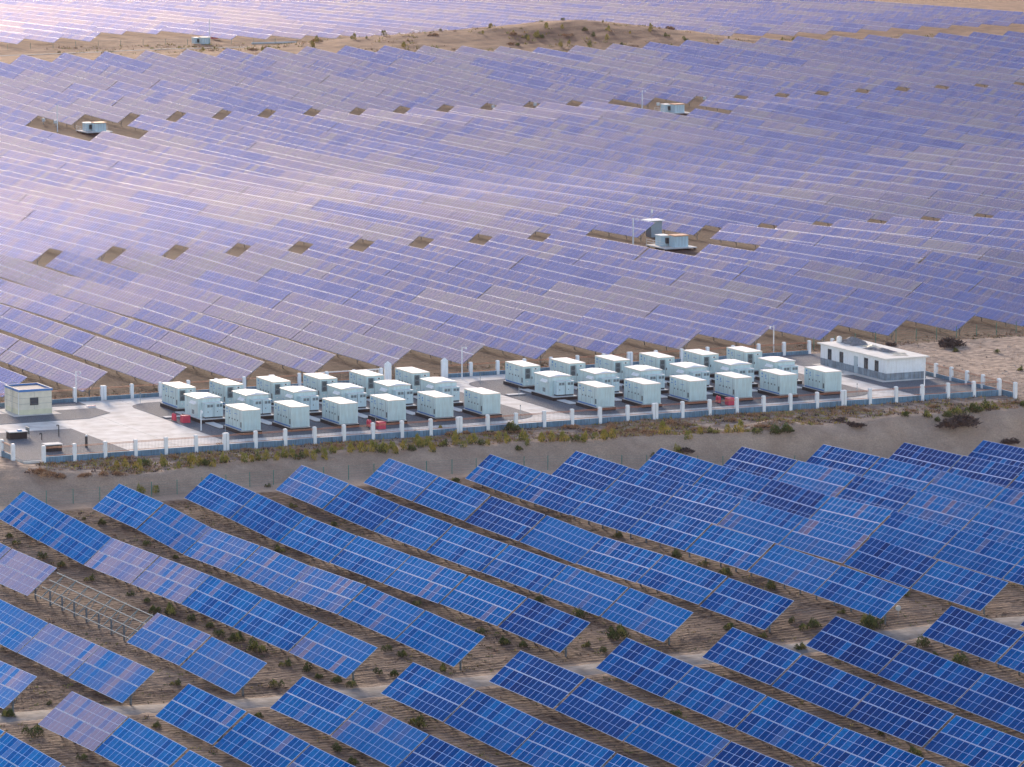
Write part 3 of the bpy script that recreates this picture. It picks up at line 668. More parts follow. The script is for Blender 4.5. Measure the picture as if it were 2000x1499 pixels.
def inverter():
    t = ob('inverter_container', None); W_, L_ = 2.85, 4.3
    MB().box(-.28, W_ + .2, -1.6, L_ + .35, -.05, .40, 'black_plinth').build('plinth', t)
    MB().box(-.24, W_ + .16, -1.56, L_ + .3, .40, .45, 'concrete_slab').build('plinth_top', t)
    body = MB().box(0, W_, 0, L_, .45, 2.72, 'container_paint').build('body', t)
    rb = MB(); n = [(-.12, -.12, 2.72), (W_ + .12, -.12, 2.72), (W_ + .12, L_ + .12, 2.72), (-.12, L_ + .12, 2.72)]
    rb.hexa(n + [(x, y, 2.80) for x, y, z in n], 'roof_edge', 'roof_white')
    a0, a1 = (W_ / 2, .35, 2.98), (W_ / 2, L_ - .35, 2.98); m_ = [(x, y, 2.803) for x, y, z in n]
    rb.quad(m_[0], m_[1], a0, a0, 'roof_white'); rb.f[-1] = rb.f[-1][:3]
    rb.quad(m_[1], m_[2], a1, a0, 'roof_white'); rb.quad(m_[2], m_[3], a1, a1, 'roof_white'); rb.f[-1] = rb.f[-1][:3]; rb.quad(m_[3], m_[0], a0, a1, 'roof_white')
    rb.build('roof', t)
    MB().hexa([(-.02, .5, 2.0), (0, .5, 2.0), (0, 2.2, 2.0), (-.02, 2.2, 2.0), (-.02, .5, 2.36), (0, .5, 2.36), (0, 2.2, 2.36), (-.02, 2.2, 2.36)], 'white_paint').hexa([(-.30, .5, 2.02), (-.02, .5, 2.02), (-.02, 2.2, 2.02), (-.30, 2.2, 2.02), (-.24, .5, 2.12), (-.02, .5, 2.34), (-.02, 2.2, 2.34), (-.24, 2.2, 2.12)], 'white_paint').build('louvre_hood', t)
    b = MB()
    for y in (1.3, 1.7): b.box(-.015, 0, y, y + .3, .75, 1.25, 'vent_grey')
    b.build('flank_louvre', t)
    b = MB()
    for y in (3.3, 3.55): b.box(-.008, 0, y, y + .14, 1.5, 1.58, 'blue_mark')
    b.build('printed_marks', t)
    for i, x in enumerate((.50, 1.70)):
        c = MB().box(x, x + 1.12, -.95, -.02, .62, 2.22, 'cabinet_paint').build('cabinet', t)
        MB().box(x - .03, x + 1.15, -.99, .0, 2.22, 2.28, 'cabinet_paint', 'roof_white').build('cabinet_roof', c)
        MB().box(x + .04, x + 1.08, -.9, -.06, .45, .62, 'handle_black').build('cabinet_foot', c)
        for j in (0, 1): MB().box(x + .30 + .40 * j, x + .62 + .40 * j, -.975, -.95, 1.78, 2.10, 'vent_grey').build('grille', c)
        MB().box(x + .36, x + .42, -.98, -.95, 1.15, 1.30, 'handle_black').build('handle', c)
        MB().box(x + .60, x + .74, -.965, -.95, 1.55, 1.62, 'sign_white').build('nameplate', c)
    MB().box(1.63, 1.69, -.8, -.02, .45, 2.2, 'handle_black').build('cabinet_gap', t)
    return t
ROWN = ['', 'first', 'second', 'third', 'fourth', 'fifth', 'sixth']
BX1 = [210.75 + 6.24 * i for i in range(6)]; BX2 = [256.95 + 6.32 * i for i in range(6)]
pf = pb = pi_ = None
for gname, bx_ in (('left', BX1), ('right', BX2)):
    for i, x in enumerate(bx_):
        if pf is None: pf = battery(False); o = pf
        else: o = copy_tree(pf)
        o.location = (x, 515.6 if gname == 'left' else 514.9, .035); tag(o, 'pale green container with corrugated end, %s from left in %s front container row' % (ROWN[i + 1], gname), 'container', 'battery containers')
        if pb is None: pb = battery(True); o = pb
        else: o = copy_tree(pb)
        o.location = (x, 536.1 if gname == 'left' else 535.6, .035); tag(o, 'pale green container with fan unit, %s from left in %s back container row' % (ROWN[i + 1], gname), 'container', 'battery containers')
        if pi_ is None: pi_ = inverter(); o = pi_
        else: o = copy_tree(pi_)
        o.location = (x - .72, 527.75 if gname == 'left' else 526.6, .035); tag(o, 'hip roofed container with twin cabinets, %s from left in %s middle container row' % (ROWN[i + 1], gname), 'container', 'inverter containers')
        for (y0, y1, xo, nm) in ((521.3, 526.0, .35, 'front'), (532.5, 535.9, .35, 'back')):
            o = MB().box(0, 1.1, 0, y1 - y0, -.02, .12, 'concrete_slab').box(-.06, 1.16, -.06, y1 - y0 + .06, -.1, .04, 'black_plinth').build('trench_cover', None, (x + xo - .9, y0, .037))
            tag(o, 'pale concrete trench cover on the %s side of the %s twin cabinet container, %s group' % (nm, ROWN[i + 1], gname), 'trench cover', 'concrete trench covers between the containers')
for nm, x0, y in (('left', 207.5, 531.9), ('right', 252.9, 531.4)):
    o = MB().box(0, 2.3, 0, 1.0, -.02, .12, 'concrete_slab').box(-.05, 2.3, -.05, 1.05, -.1, .05, 'black_plinth').build('trench_cover', None, (x0, y, .037))
    tag(o, 'pale concrete trench cover at the left edge of the %s container group' % nm, 'trench cover', 'concrete trench covers between the containers')

# ------------------------------------------------------------------ white building on the right
t = thing('white_building', 'long low white building with grey base and cluttered flat roof', 'building', (301.9, 523.0, 0))
BW, BL, BH = 5.8, 17.0, 2.75
# front wall (facing -X) with real openings
op = [(1.9, 3.0, .95, 2.35, 'w'), (4.6, 5.7, .95, 2.35, 'w'), (7.2, 8.3, .1, 2.25, 'd'), (11.0, 12.1, .95, 2.35, 'w'), (14.1, 15.2, .95, 2.35, 'w')]
b = MB(); y = 0
for y0, y1, z0, z1, k in op:
    b.box(0, .25, y, y0, .95, BH, 'white_paint'); b.box(0, .25, y0, y1, z1, BH, 'white_paint'); y = y1
b.box(0, .25, y, BL, .95, BH, 'white_paint'); b.build('front_wall', t)
b = MB(); b.box(-.03, .25, -.03, 7.2, .02, .95, 'base_grey'); b.box(-.03, .25, 8.3, BL, .02, .95, 'base_grey'); b.build('base_band', t)
MB().box(.25, BW, 0, .25, .95, BH, 'white_paint').build('end_wall', t); MB().box(.25, BW + .03, -.03, .25, .02, .95, 'base_grey').build('base_band', t)
MB().box(.25, BW, BL - .25, BL, .02, BH, 'white_paint').build('end_wall', t); MB().box(BW - .25, BW, .25, BL - .25, .02, BH, 'white_paint').build('back_wall', t)
for y0, y1, z0, z1, k in op:
    if k == 'w':
        f = MB().box(.06, .14, y0, y0 + .06, z0, z1, 'handle_black').box(.06, .14, y1 - .06, y1, z0, z1, 'handle_black').box(.06, .14, y0 + .06, y1 - .06, z0, z0 + .06, 'handle_black').box(.06, .14, y0 + .06, y1 - .06, z1 - .06, z1, 'handle_black').box(.06, .14, y0 + .06, y1 - .06, z1 - .46, z1 - .41, 'handle_black').box(.06, .14, (y0 + y1) / 2 - .03, (y0 + y1) / 2 + .03, z0 + .06, z1 - .46, 'handle_black').build('window_frame', t)
        MB().box(.09, .11, y0 + .06, y1 - .06, z0 + .06, z1 - .06, 'glass_dark').build('pane', f)
    else:
        d = MB().box(.02, .10, y0, y1, z0, z1, 'door_grey').build('door', t); MB().box(-.03, .02, y0 + .1, y0 + .16, 1.05, 1.2, 'handle_black').build('handle', d)
MB().box(-.35, BW + .35, -.35, BL + .35, BH, BH + .16, 'roof_dirty').build('roof_slab', t)
MB().box(-1.0, BW + .9, -.95, BL + .6, -.05, .06, 'concrete').build('apron', t)
MB().box(-2.8, -.05, 6.6, 8.9, -.04, .075, 'concrete').build('entrance_path', t)
def heap(name, label, cat, x0, y0, z0, L_, W_, H_, m, rz=0, seed=0, n=10):
    r = random.Random(seed); v = []; f = []; k = 5
    for i in range(n + 1):
        for j in range(k + 1):
            u, w_ = i / n - .5, j / k - .5; e = (1 - (2 * u) ** 2) * (1 - (2 * w_) ** 2)
            v.append((u * L_ + r.uniform(-.06, .06), w_ * W_ * (1 + .25 * r.uniform(-1, 1)) + .25 * sin(i * 1.3 + seed), max(.01, H_ * e * r.uniform(.5, 1.3))))
    for i in range(n):
        for j in range(k): a = i * (k + 1) + j; f.append((a, a + k + 1, a + k + 2, a + 1))
    me = bpy.data.meshes.new(name); me.from_pydata(v, [], f); me.materials.append(MATS[m])
    return tag(ob(name, me, None, (x0, y0, z0), rz), label, cat)
RZ = BH + .17
heap('tarpaulin', 'crumpled grey tarpaulin heap at the far end of the white building roof', 'tarpaulin', 305.3, 537.4, RZ, 5.0, 2.4, .75, 'tarp_grey', 1.5, 1)
heap('tarpaulin', 'cream sheet lying across the middle of the white building roof', 'tarpaulin', 305.3, 532.6, RZ, 4.6, 1.6, .35, 'tarp_cream', 1.4, 2)
heap('tarpaulin', 'dark rolled tarpaulin along the middle of the white building roof', 'tarpaulin', 304.9, 529.6, RZ, 6.6, .9, .42, 'tarp_grey', 1.75, 3)
heap('tarpaulin', 'flat cream sheet near the camera end of the white building roof', 'tarpaulin', 305.4, 525.7, RZ, 3.2, 1.8, .18, 'tarp_cream', 1.2, 4)
b = MB().cyl((0, 0, 0), (0, 0, .7), .38, 'sign_white', 12, .34).cyl((0, 0, .7), (0, 0, .82), .3, 'sign_white', 12, .1)
tag(b.build('water_tank', None, (304.2, 539.2, RZ)), 'small white tank standing at the far end of the white building roof', 'tank')

# ------------------------------------------------------------------ guard kiosk on the left
t = thing('stone_kiosk', 'small square pale stone kiosk with blue roof edge and ladder', 'kiosk', (192.5, 541.9, 0)); KW, KL, KH = 4.15, 5.1, 3.1
b = MB(); b.box(0, 1.35, 0, .2, .65, KH - .25, 'kiosk_stone'); b.box(2.45, KW, 0, .2, .65, KH - .25, 'kiosk_stone'); b.box(1.35, 2.45, 0, .2, .65, 1.15, 'kiosk_stone'); b.box(1.35, 2.45, 0, .2, 2.1, KH - .25, 'kiosk_stone'); b.build('front_wall', t)
for (x0, x1, y0, y1) in ((0, .2, .2, KL), (KW - .2, KW, .2, KL), (.2, KW - .2, KL - .2, KL)): MB().box(x0, x1, y0, y1, .65, KH - .25, 'kiosk_stone').build('wall', t)
MB().box(-.03, KW + .03, -.03, KL + .03, .02, .65, 'kiosk_low').build('base_course', t)
b = MB()
for z in (1.35, 2.05): b.box(-.008, KW + .008, -.008, 0, z - .012, z + .012, 'vent_grey')
for z in (1.35, 2.05): b.box(-.008, 0, 0, KL, z - .012, z + .012, 'vent_grey')
b.box(1.9, 1.925, -.008, 0, 2.1, KH - .25, 'vent_grey'); b.box(1.9, 1.925, -.008, 0, .65, 1.15, 'vent_grey'); b.build('panel_joints', t)
f = MB().box(1.35, 1.41, .05, .12, 1.15, 2.1, 'handle_black').box(2.39, 2.45, .05, .12, 1.15, 2.1, 'handle_black').box(1.41, 2.39, .05, .12, 1.15, 1.21, 'handle_black').box(1.41, 2.39, .05, .12, 2.04, 2.1, 'handle_black').build('window_frame', t); MB().box(1.41, 2.39, .07, .09, 1.21, 2.04, 'glass_dark').build('pane', f)
for (x0, x1, y0, y1) in ((-.1, KW + .1, -.1, .12), (-.1, KW + .1, KL - .12, KL + .1), (-.1, .12, .12, KL - .12), (KW - .12, KW + .1, .12, KL - .12)): MB().box(x0, x1, y0, y1, KH - .25, KH + .02, 'blue_trim', 'concrete_slab').build('parapet', t)
MB().box(.12, KW - .12, .12, KL - .12, KH - .3, KH - .15, 'tarp_grey').build('roof_deck', t)
b = MB()
for y in (2.0, 2.5): b.bar((-.15, y, .1), (-.15, y, KH + .7), .03, 'galvanised')
for i in range(11): b.bar((-.15, 2.0, .3 + i * .3), (-.15, 2.5, .3 + i * .3), .02, 'galvanised')
b.bar((-.15, 2.0, KH + .7), (.55, 2.0, KH + .6), .03, 'galvanised'); b.bar((-.15, 2.5, KH + .7), (.55, 2.5, KH + .6), .03, 'galvanised'); b.build('ladder', t)
for p_ in ((-.07, .07), (-.07, KL - .2)): MB().cyl((p_[0], p_[1], .1), (p_[0], p_[1], KH - .1), .055, 'sign_white', 8).build('downpipe', t)
MB().box(-1.0, KW + .9, -.9, KL + .6, -.05, .055, 'concrete').build('apron', t)

# ------------------------------------------------------------------ lamp poles, boxes, bins and small things
def camera_pole(x, y, z, h, label, arm=.55, dx=1, rad=.08):
    t = thing('camera_pole', label, 'pole', (x, y, z))
    MB().cyl((0, 0, -.3), (0, 0, h), rad, 'white_paint', 8, rad * .75).build('pole', t)
    MB().bar((0, 0, h - .12), (arm * dx, 0, h - .1), .04, 'white_paint').build('arm', t)
    MB().cyl((arm * dx, 0, h - .1), (arm * dx, 0, h - .38), .11, 'white_paint', 10).build('camera_housing', t)
    return t
camera_pole(202.4, 549.0, 0, 3.95, 'tall white camera pole between stone kiosk and back fence')
camera_pole(254.2, 548.0, 0, 4.15, 'tall white camera pole beside the pointed gate pillar')
camera_pole(301.6, 552.2, -.2, 3.95, 'tall white camera pole at the back fence beside the white building', dx=-1)
camera_pole(207.7, 521.0, 0, 2.45, 'short white camera pole at the front left corner of the left container group', arm=.12)
camera_pole(298.9, 508.3, 0, 4.2, 'white camera pole between front fence and white building', arm=-.3)
def box_thing(name, label, cat, x, y, w_, l_, h_, mt='concrete_slab'):
    t = thing(name, label, cat, (x, y, .035)); MB().box(0, w_, 0, l_, -.05, h_, 'black_plinth').build('chamber', t); MB().box(-.08, w_ + .08, -.08, l_ + .08, h_, h_ + .1, mt).build('cover', t); return t
t = box_thing('inspection_chamber', 'black inspection chamber with pale lid and blue box near left edge', 'chamber', 184.9, 523.9, 2.1, 1.3, .8)
MB().box(1.1, 1.6, .3, .7, .9, 1.05, 'blue_mark').build('box', t)
box_thing('inspection_chamber', 'black inspection chamber with pale lid just behind the front fence', 'chamber', 185.5, 513.2, 1.9, 1.3, .75)
for x, y, h_, lab in ((190.9, 523.8, 1.35, 'tall black bent vent pipe on gravel beside concrete yard'), (188.2, 522.2, .75, 'short black bent vent pipe on gravel near left edge')):
    t = thing('vent_pipe', lab, 'pipe', (x, y, .03)); MB().cyl((0, 0, 0), (0, 0, h_), .065, 'handle_black', 8).build('stem', t); MB().cyl((0, 0, h_), (-.22, 0, h_ + .03), .06, 'handle_black', 8).cyl((-.22, 0, h_ + .05), (-.22, 0, h_ - .12), .06, 'handle_black', 8).build('bend', t)
t = thing('hydrant', 'black hydrant post with white cap on gravel behind the front fence', 'hydrant', (190.9, 514.6, .03)); MB().cyl((0, 0, 0), (0, 0, 1.3), .16, 'handle_black', 10).build('body', t); MB().cyl((0, 0, 1.3), (0, 0, 1.5), .15, 'sign_white', 10, .08).build('cap', t)
t = thing('notice_board', 'pale grey notice board on legs on gravel near left edge', 'sign', (187.5, 524.6, .03)); MB().box(0, .06, 0, 1.2, .35, 1.15, 'vent_grey').build('board', t)
for y in (.05, 1.1): MB().box(0, .06, y, y + .06, 0, .35, 'galvanised').build('leg', t)
tag(MB().box(-.5, .5, -.3, .3, 0, .1, 'sign_white').box(-.5, .5, -.3, -.27, .1, .16, 'red_paint').build('floor_plate', None, (202.9, 545.2, .01)), 'small red and white plate lying on the concrete yard', 'plate')
def fire_point(x, y, lab, n=2, bx=True):
    for i in range(n):
        t = thing('fire_extinguisher', '%s red trolley extinguisher %s' % (('farther', 'nearer')[i], lab), 'extinguisher', (x, y - .55 * i + .8, .035), group='red fire extinguishers')
        MB().cyl((0, 0, .12), (0, 0, .78), .19, 'red_paint', 12).cyl((0, 0, .78), (0, 0, .95), .19, 'red_paint', 12, .07).build('cylinder', t); MB().bar((0, .15, .2), (0, .25, 1.05), .04, 'handle_black').build('trolley_handle', t)
        for s in (-.16, .16): MB().cyl((s, .1, .1), (s + .04, .1, .1), .1, 'handle_black', 10).build('wheel', t)
    t = thing('sand_box', 'red fire sand box %s' % lab, 'sand box', (x + .35, y - 1.5, .035)); MB().box(0, .95, 0, 1.0, 0, .8, 'red_paint', tx=.03).build('box', t); MB().box(-.03, .98, -.03, 1.03, .8, .86, 'red_paint').build('lid', t)
fire_point(207.6, 528.9, 'by the left container group road edge')
fire_point(226.6, 514.2, 'by the front fence before left container group')
fire_point(273.3, 513.9, 'by the front fence before right container group')
k = 0
for px, py, h_ in ((274, 783, .7), (1293, 745, .85)): pass
MK = [((680 + 1290 / 5), (680 + 360 / 5), 1.25, 'post with lamp head at the rounded gravel corner left of right container group'), ((980 + 168 / 5), (650 + 650 / 5), 1.35, 'thin post on gravel before the first twin cabinet container, right group'), ((980 + 182 / 5), (650 + 840 / 5), 1.5, 'thin post on the gravel tip between the two container groups'), ((1340 + 1670 / 5), (640 + 660 / 5), 1.3, 'thin post with dark head on gravel right of the last container'), (274, 787, 1.1, 'thin post on the rounded gravel corner left of the left container group'), (734, 838, 1.3, 'thin post among red extinguishers behind the front fence'), (440, 853, 1.1, 'thin post behind the front fence below the first corrugated container')]
for px, py, h_, lab in MK:
    d = ray(px, py); s_ = (0 - CAM_H) / d[2]
    t = thing('marker_post', lab, 'post', (d[0] * s_, d[1] * s_, 0), group='thin posts in the compound'); MB().cyl((0, 0, 0), (0, 0, h_), .035, 'galvanised', 6).build('stem', t); MB().cyl((0, 0, h_), (0, 0, h_ + .16), .07, 'vent_grey', 8).build('head', t)

# ------------------------------------------------------------------ transformer stations among the rows
def station(x, y, lab, deck=True):
    z = float(ground(x, y, False)); t = thing('transformer_station', lab, 'transformer', (x, y, z))
    if deck:
        MB().box(-2.4, 3.4, -2.2, 4.6, .30, .45, 'concrete_slab', 'concrete').build('platform', t)
        for (a, b_) in ((-2.2, -2.0), (3.0, -2.0), (-2.2, 4.2), (3.0, 4.2), (-2.2, 1.2), (3.0, 1.2)): MB().box(a, a + .25, b_, b_ + .25, -.6, .30, 'black_plinth').build('platform_leg', t)
        MB().box(-1.2, 2.4, -1.2, 3.6, -.5, .30, 'black_plinth').build('plinth', t)
    zb = .45 if deck else .1
    b1 = MB().box(-.1, 2.3, -1.2, .9, zb, zb + 1.75, 'cabinet_paint').build('switch_cabinet', t); MB().box(-.25, 2.45, -1.35, 1.05, zb + 1.75, zb + 1.9, 'roof_edge' if not deck else 'roof_orange', 'roof_white' if not deck else 'roof_orange', tx=.05, ty=.05).build('roof', b1)
    b2 = MB().box(-1.3, .2, 1.3, 3.4, zb, zb + 1.6, 'cabinet_paint').build('transformer_tank', t); MB().box(-1.4, .3, 1.2, 3.5, zb + 1.6, zb + 1.72, 'roof_white').build('roof', b2)
    MB().box(-.6, .1, .95, 1.25, zb + .4, zb + 1.3, 'handle_black').build('bushing_box', t)
    MB().box(.3, 2.2, 1.0, 2.9, zb, zb + 1.5, 'cabinet_paint', 'roof_orange' if deck else 'roof_white').build('low_voltage_cabinet', t)
    b = MB()
    for i in range(3): b.box(.6 + .55 * i, .63 + .55 * i, -1.22, -1.2, zb + .15, zb + 1.6, 'vent_grey')
    b.build('door_seams', b1)
    if deck:
        b = MB()
        for zz in (.95, 1.35): b.bar((-2.3, -2.1, zz), (-2.3, 4.5, zz), .04, 'sign_white'); b.bar((3.3, .8, zz), (3.3, 4.5, zz), .04, 'sign_white')
        for yy in (-2.1, 0, 2.2, 4.5): b.bar((-2.3, yy, .45), (-2.3, yy, 1.38), .04, 'sign_white')
        for yy in (.8, 2.6, 4.5): b.bar((3.3, yy, .45), (3.3, yy, 1.38), .04, 'sign_white')
        b.build('railing', t)
    return t
station(353.2, 681.0, 'orange roofed transformer station on platform beside the small pavilion')
station(490.4, 945.5, 'orange roofed transformer station on platform in the upper right opening')
station(355.0, 950.0, 'pale blue transformer station on platform in the upper left opening')
station(488.5, 1223.0, 'pale transformer cabinet without platform beside the far array', deck=False)
for x, y, h_, lab in ((351.0, 690.5, 4.4, 'white camera pole left of the transformer beside the pavilion'), (487.6, 955.0, 4.8, 'white camera pole beside the upper right transformer station'), (348.8, 955.4, 5.8, 'white camera pole left of the upper left transformer station'), (494.3, 1231.0, 6.4, 'white pole beside the far transformer cabinet')):
    camera_pole(x, y, float(ground(x, y, False)), h_, lab, arm=.8, rad=.13)
# pavilion with weather mast
x, y = 360.2, 702.0; z = float(ground(x, y, False)); t = thing('grey_pavilion', 'small grey hut with white canopy and weather mast among panel rows', 'hut', (x, y, z))
MB().box(0, 2.0, 0, 1.9, -.5, 2.75, 'door_grey').build('wall', t); MB().box(-.75, 2.3, -.7, 2.4, 2.75, 2.87, 'roof_white', tx=.1, ty=.1).build('canopy', t)
MB().cyl((.4, .6, 2.87), (.4, .6, 6.6), .035, 'galvanised', 6).build('mast', t); MB().box(.28, .52,   .48, .72, 4.0, 4.6, 'sign_white').build('instrument_box', t)
MB().bar((-.2, .6, 6.4), (1.0, .6, 6.4), .04, 'sign_white').cyl((-.2, .6, 6.4), (-.2, .6, 6.6), .09, 'sign_white', 8).cyl((1.0, .6, 6.4), (1.0, .6, 6.6), .09, 'sign_white', 8).build('wind_gauge', t)
for a_, b_ in ((-.6, -.5), (1.9, -.4), (.6, 2.2)): MB().bar((.4, .6, 4.4), (a_, b_, 2.87), .02, 'galvanised').build('stay', t)
# small white junction boxes in the row openings
JB = [(85, 239, 'left of the upper left camera pole'), (108, 243, 'right beside the upper left camera pole'), (1285, 208, 'left of the upper right transformer station'), (1376, 196, 'right of the upper right transformer station'), (963, 213, 'second left of the upper right pole'), (1045, 208, 'nearest the upper right pole'), (1535, 183, 'in a row gap at the upper right')]
for px, py, lab in JB:
    x, y, z = unproj(px, py + 4, -4.5)
    t = thing('junction_box', 'small white junction box on a post ' + lab, 'box', (x, y, z), group='white junction boxes in the row gaps'); MB().box(-.35, .35, -.15, .15, .6, 1.3, 'sign_white').build('case', t); MB().box(-.05, .05, -.05, .05, -.2, .6, 'galvanised').build('post', t)
x, y, z = unproj(419, 76, -5.5); t = thing('sand_box', 'red fire sand box beside the far transformer cabinet', 'sand box', (x, y, z)); MB().box(-.9, .9, -.6, .6, 0, 1.2, 'red_paint', tx=.04).build('box', t); MB().box(-.95, .95, -.65, .65, 1.2, 1.3, 'red_paint').build('lid', t)
x, y, z = unproj(1754, 1204, -3); t = thing('round_sign', 'round white sign plate on a thin post behind the gravel track', 'sign', (x, y, z)); MB().cyl((0, 0, 0), (0, 0, .75), .02, 'galvanised', 6).build('post', t); MB().cyl((-.03, -.04, .8), (.03, .04, .8), .26, 'sign_white', 16).build('plate', t)
# pale pipe lying on the strip in front of the far array
x0, y0, z0 = unproj(492, 87, -4); x1, y1, z1 = unproj(578, 85, -4)
tag(MB().cyl((0, 0, .25), (x1 - x0, y1 - y0, z1 - z0 + .25), .28, 'concrete_slab', 8).build('pale_pipe', None, (x0, y0, z0)), 'pale pipe lying on the ground before the far array', 'pipe')

# ------------------------------------------------------------------ green wire fences
def wire_fence(label, pts, h_=1.7, mesh=True):
    P = [(x, y, float(ground(x, y, False))) for x, y in pts]; x0, y0, z0 = P[0]
    t = thing('wire_fence', label, 'fence', P[0])
    for x, y, z in P: MB().cyl((0, 0, -.3), (0, 0, h_), .045, 'fence_green', 6).build('post', t, (x - x0, y - y0, z - z0))
    b = MB()
    for (xa, ya, za), (xb, yb, zb) in zip(P, P[1:]):
        for i in range(6): b.bar((xa - x0, ya - y0, za - z0 + .1 + i * .3), (xb - x0, yb - y0, zb - z0 + .1 + i * .3), .009, 'fence_green')
    b.build('wires', t, kind='stuff')
xs_ = [172 + 3.05 * i for i in range(45)]
wire_fence('green wire fence along the foot of the sandy bank', [(x, float(np.interp(x, FTX, FTY)) - .6) for x in xs_])
wire_fence('green wire fence on the open ground right of the compound', [(309 + 3.3 * i, 554.6 + .25 * i) for i in range(12)])
wire_fence('green wire fence along the lower edge of the far array', [(432 + 6.5 * i, 1221.5) for i in range(18)])
# ------------------------------------------------------------------ desert vegetation
mat('leaf_green', (.07, .105, .03), .8, col2=(.15, .18, .055), scale=2.5, spec=.2)
mat('leaf_dark', (.045, .058, .022), .85, col2=(.10, .10, .04), scale=2.5, spec=.2)
mat('leaf_yellow', (.38, .28, .06), .8, col2=(.52, .38, .10), scale=2.0, spec=.2)
mat('leaf_lime', (.24, .24, .055), .8, col2=(.36, .31, .08), scale=2.0, spec=.2)
mat('twig_dry', (.34, .19, .10), .9, col2=(.50, .31, .19), scale=2.0, spec=.2)
mat('twig_dark', (.055, .04, .038), .9, col2=(.12, .09, .08), scale=2.0, spec=.2)
mat('stem', (.12, .085, .055), .9)
def bush_geo(b, r, R, H, n, mats, upright=.4, leaf=.10, ox=0, oy=0, oz=0):
    """leaf-sized blades through a domed crown, plus stems fanning out of the base"""
    for i in range(n):
        a = r.uniform(0, 2 * pi); q = r.random() ** .5; h = r.random() ** .75
        lim = (1 - .75 * h ** 2) if upright < .7 else (.45 + .55 * sin(pi * min(1, h * .9 + .1)))
        x, y, z = ox + R * q * lim * cos(a), oy + R * q * lim * sin(a), oz + H * h * (1 - .35 * q)
        d = np.array([cos(a) * (1 - upright) + r.uniform(-.6, .6), sin(a) * (1 - upright) + r.uniform(-.6, .6), upright + r.uniform(0, .7)]); d /= np.linalg.norm(d)
        s_ = np.cross(d, (r.uniform(-1, 1), r.uniform(-1, 1), .3)); s_ /= max(1e-3, np.linalg.norm(s_))
        L_ = leaf * r.uniform(1.0, 2.6); w_ = leaf * r.uniform(.25, .6); p = np.array([x, y, z])
        m = mats[0] if (h + r.uniform(-.35, .35)) > .45 else mats[1]
        k = len(b.v); b.v += [tuple(p - s_ * w_), tuple(p + s_ * w_), tuple(p + d * L_)]; b.f.append((k, k + 1, k + 2)); b.m.append(b.mi(m))
def bush(kind, seed):
    r = random.Random(seed); b = MB()
    if kind == 'green':
        for c in range(r.randint(3, 6)): bush_geo(b, r, r.uniform(.25, .5), r.uniform(.35, .85), 110, (r.choice(['leaf_green', 'leaf_green', 'leaf_lime']), 'leaf_dark'), .5, .075, r.uniform(-.4, .4), r.uniform(-.4, .4))
    elif kind == 'yellow':
        for c in range(r.randint(2, 4)): bush_geo(b, r, r.uniform(.2, .34), r.uniform(.8, 1.25), 80, (r.choice(['leaf_yellow', 'leaf_lime']), r.choice(['leaf_green', 'leaf_yellow'])), .8, .10, r.uniform(-.3, .3), r.uniform(-.3, .3))
    elif kind == 'dry':
        for c in range(r.randint(3, 6)): bush_geo(b, r, r.uniform(.35, .6), r.uniform(.25, .5), 65, ('twig_dry', 'twig_dry' if c % 2 else 'twig_dark'), .3, .11, r.uniform(-.7, .7), r.uniform(-.4, .4))
    else:
        for c in range(9): bush_geo(b, r, r.uniform(.5, .8), r.uniform(.35, .6), 70, ('twig_dark', 'twig_dark'), .25, .16, r.uniform(-1.4, 1.4), r.uniform(-.5, .5))
    f = b.mesh('foliage'); s = MB()
    for i in range(5):
        a = r.uniform(0, 2 * pi); s.cyl((.05 * cos(a), .05 * sin(a), -.1), (.3 * cos(a), .3 * sin(a), .4), .015, 'stem', 4, .006)
    return f, s.mesh('stems')
BUSH = {k: [bush(k, 50 * i + j) for j in range(5)] for i, k in enumerate(('green', 'yellow', 'dry', 'pile'))}
cnt = {}
def place_bush(kind, x, y, size, label, group, sx=1.0):
    f, s = BUSH[kind][cnt.get(kind, 0) % 5]; cnt[kind] = cnt.get(kind, 0) + 1
    nm = {'green': 'desert_shrub', 'yellow': 'saltbush', 'dry': 'dry_shrub', 'pile': 'brush_pile'}[kind]
    t = thing(nm, label, 'shrub' if kind != 'pile' else 'brush pile', (x, y, gz(x, y) - .03), random.uniform(0, 6.28), group)
    t.scale = (size * sx, size * sx, size)
    ob('foliage', f, t); ob('stems', s, t); return t
def near_table(x, y):
    best = min(fgt, key=lambda d: (max(0, d[5] - 2 - x) + max(0, x - d[5] - 1)) * 1.0 + abs((d[3] + d[4]) / 2 - y) * .6)
    blk, k, i = best[:3]; n = 7 - i if blk == 'A' else i + 1; rw = (rowsA if blk == 'A' else rowsB).index(k) + 1
    return '%s table of %s row %s the track' % (ordn(n), ordn(rw), 'behind' if blk == 'A' else 'before')
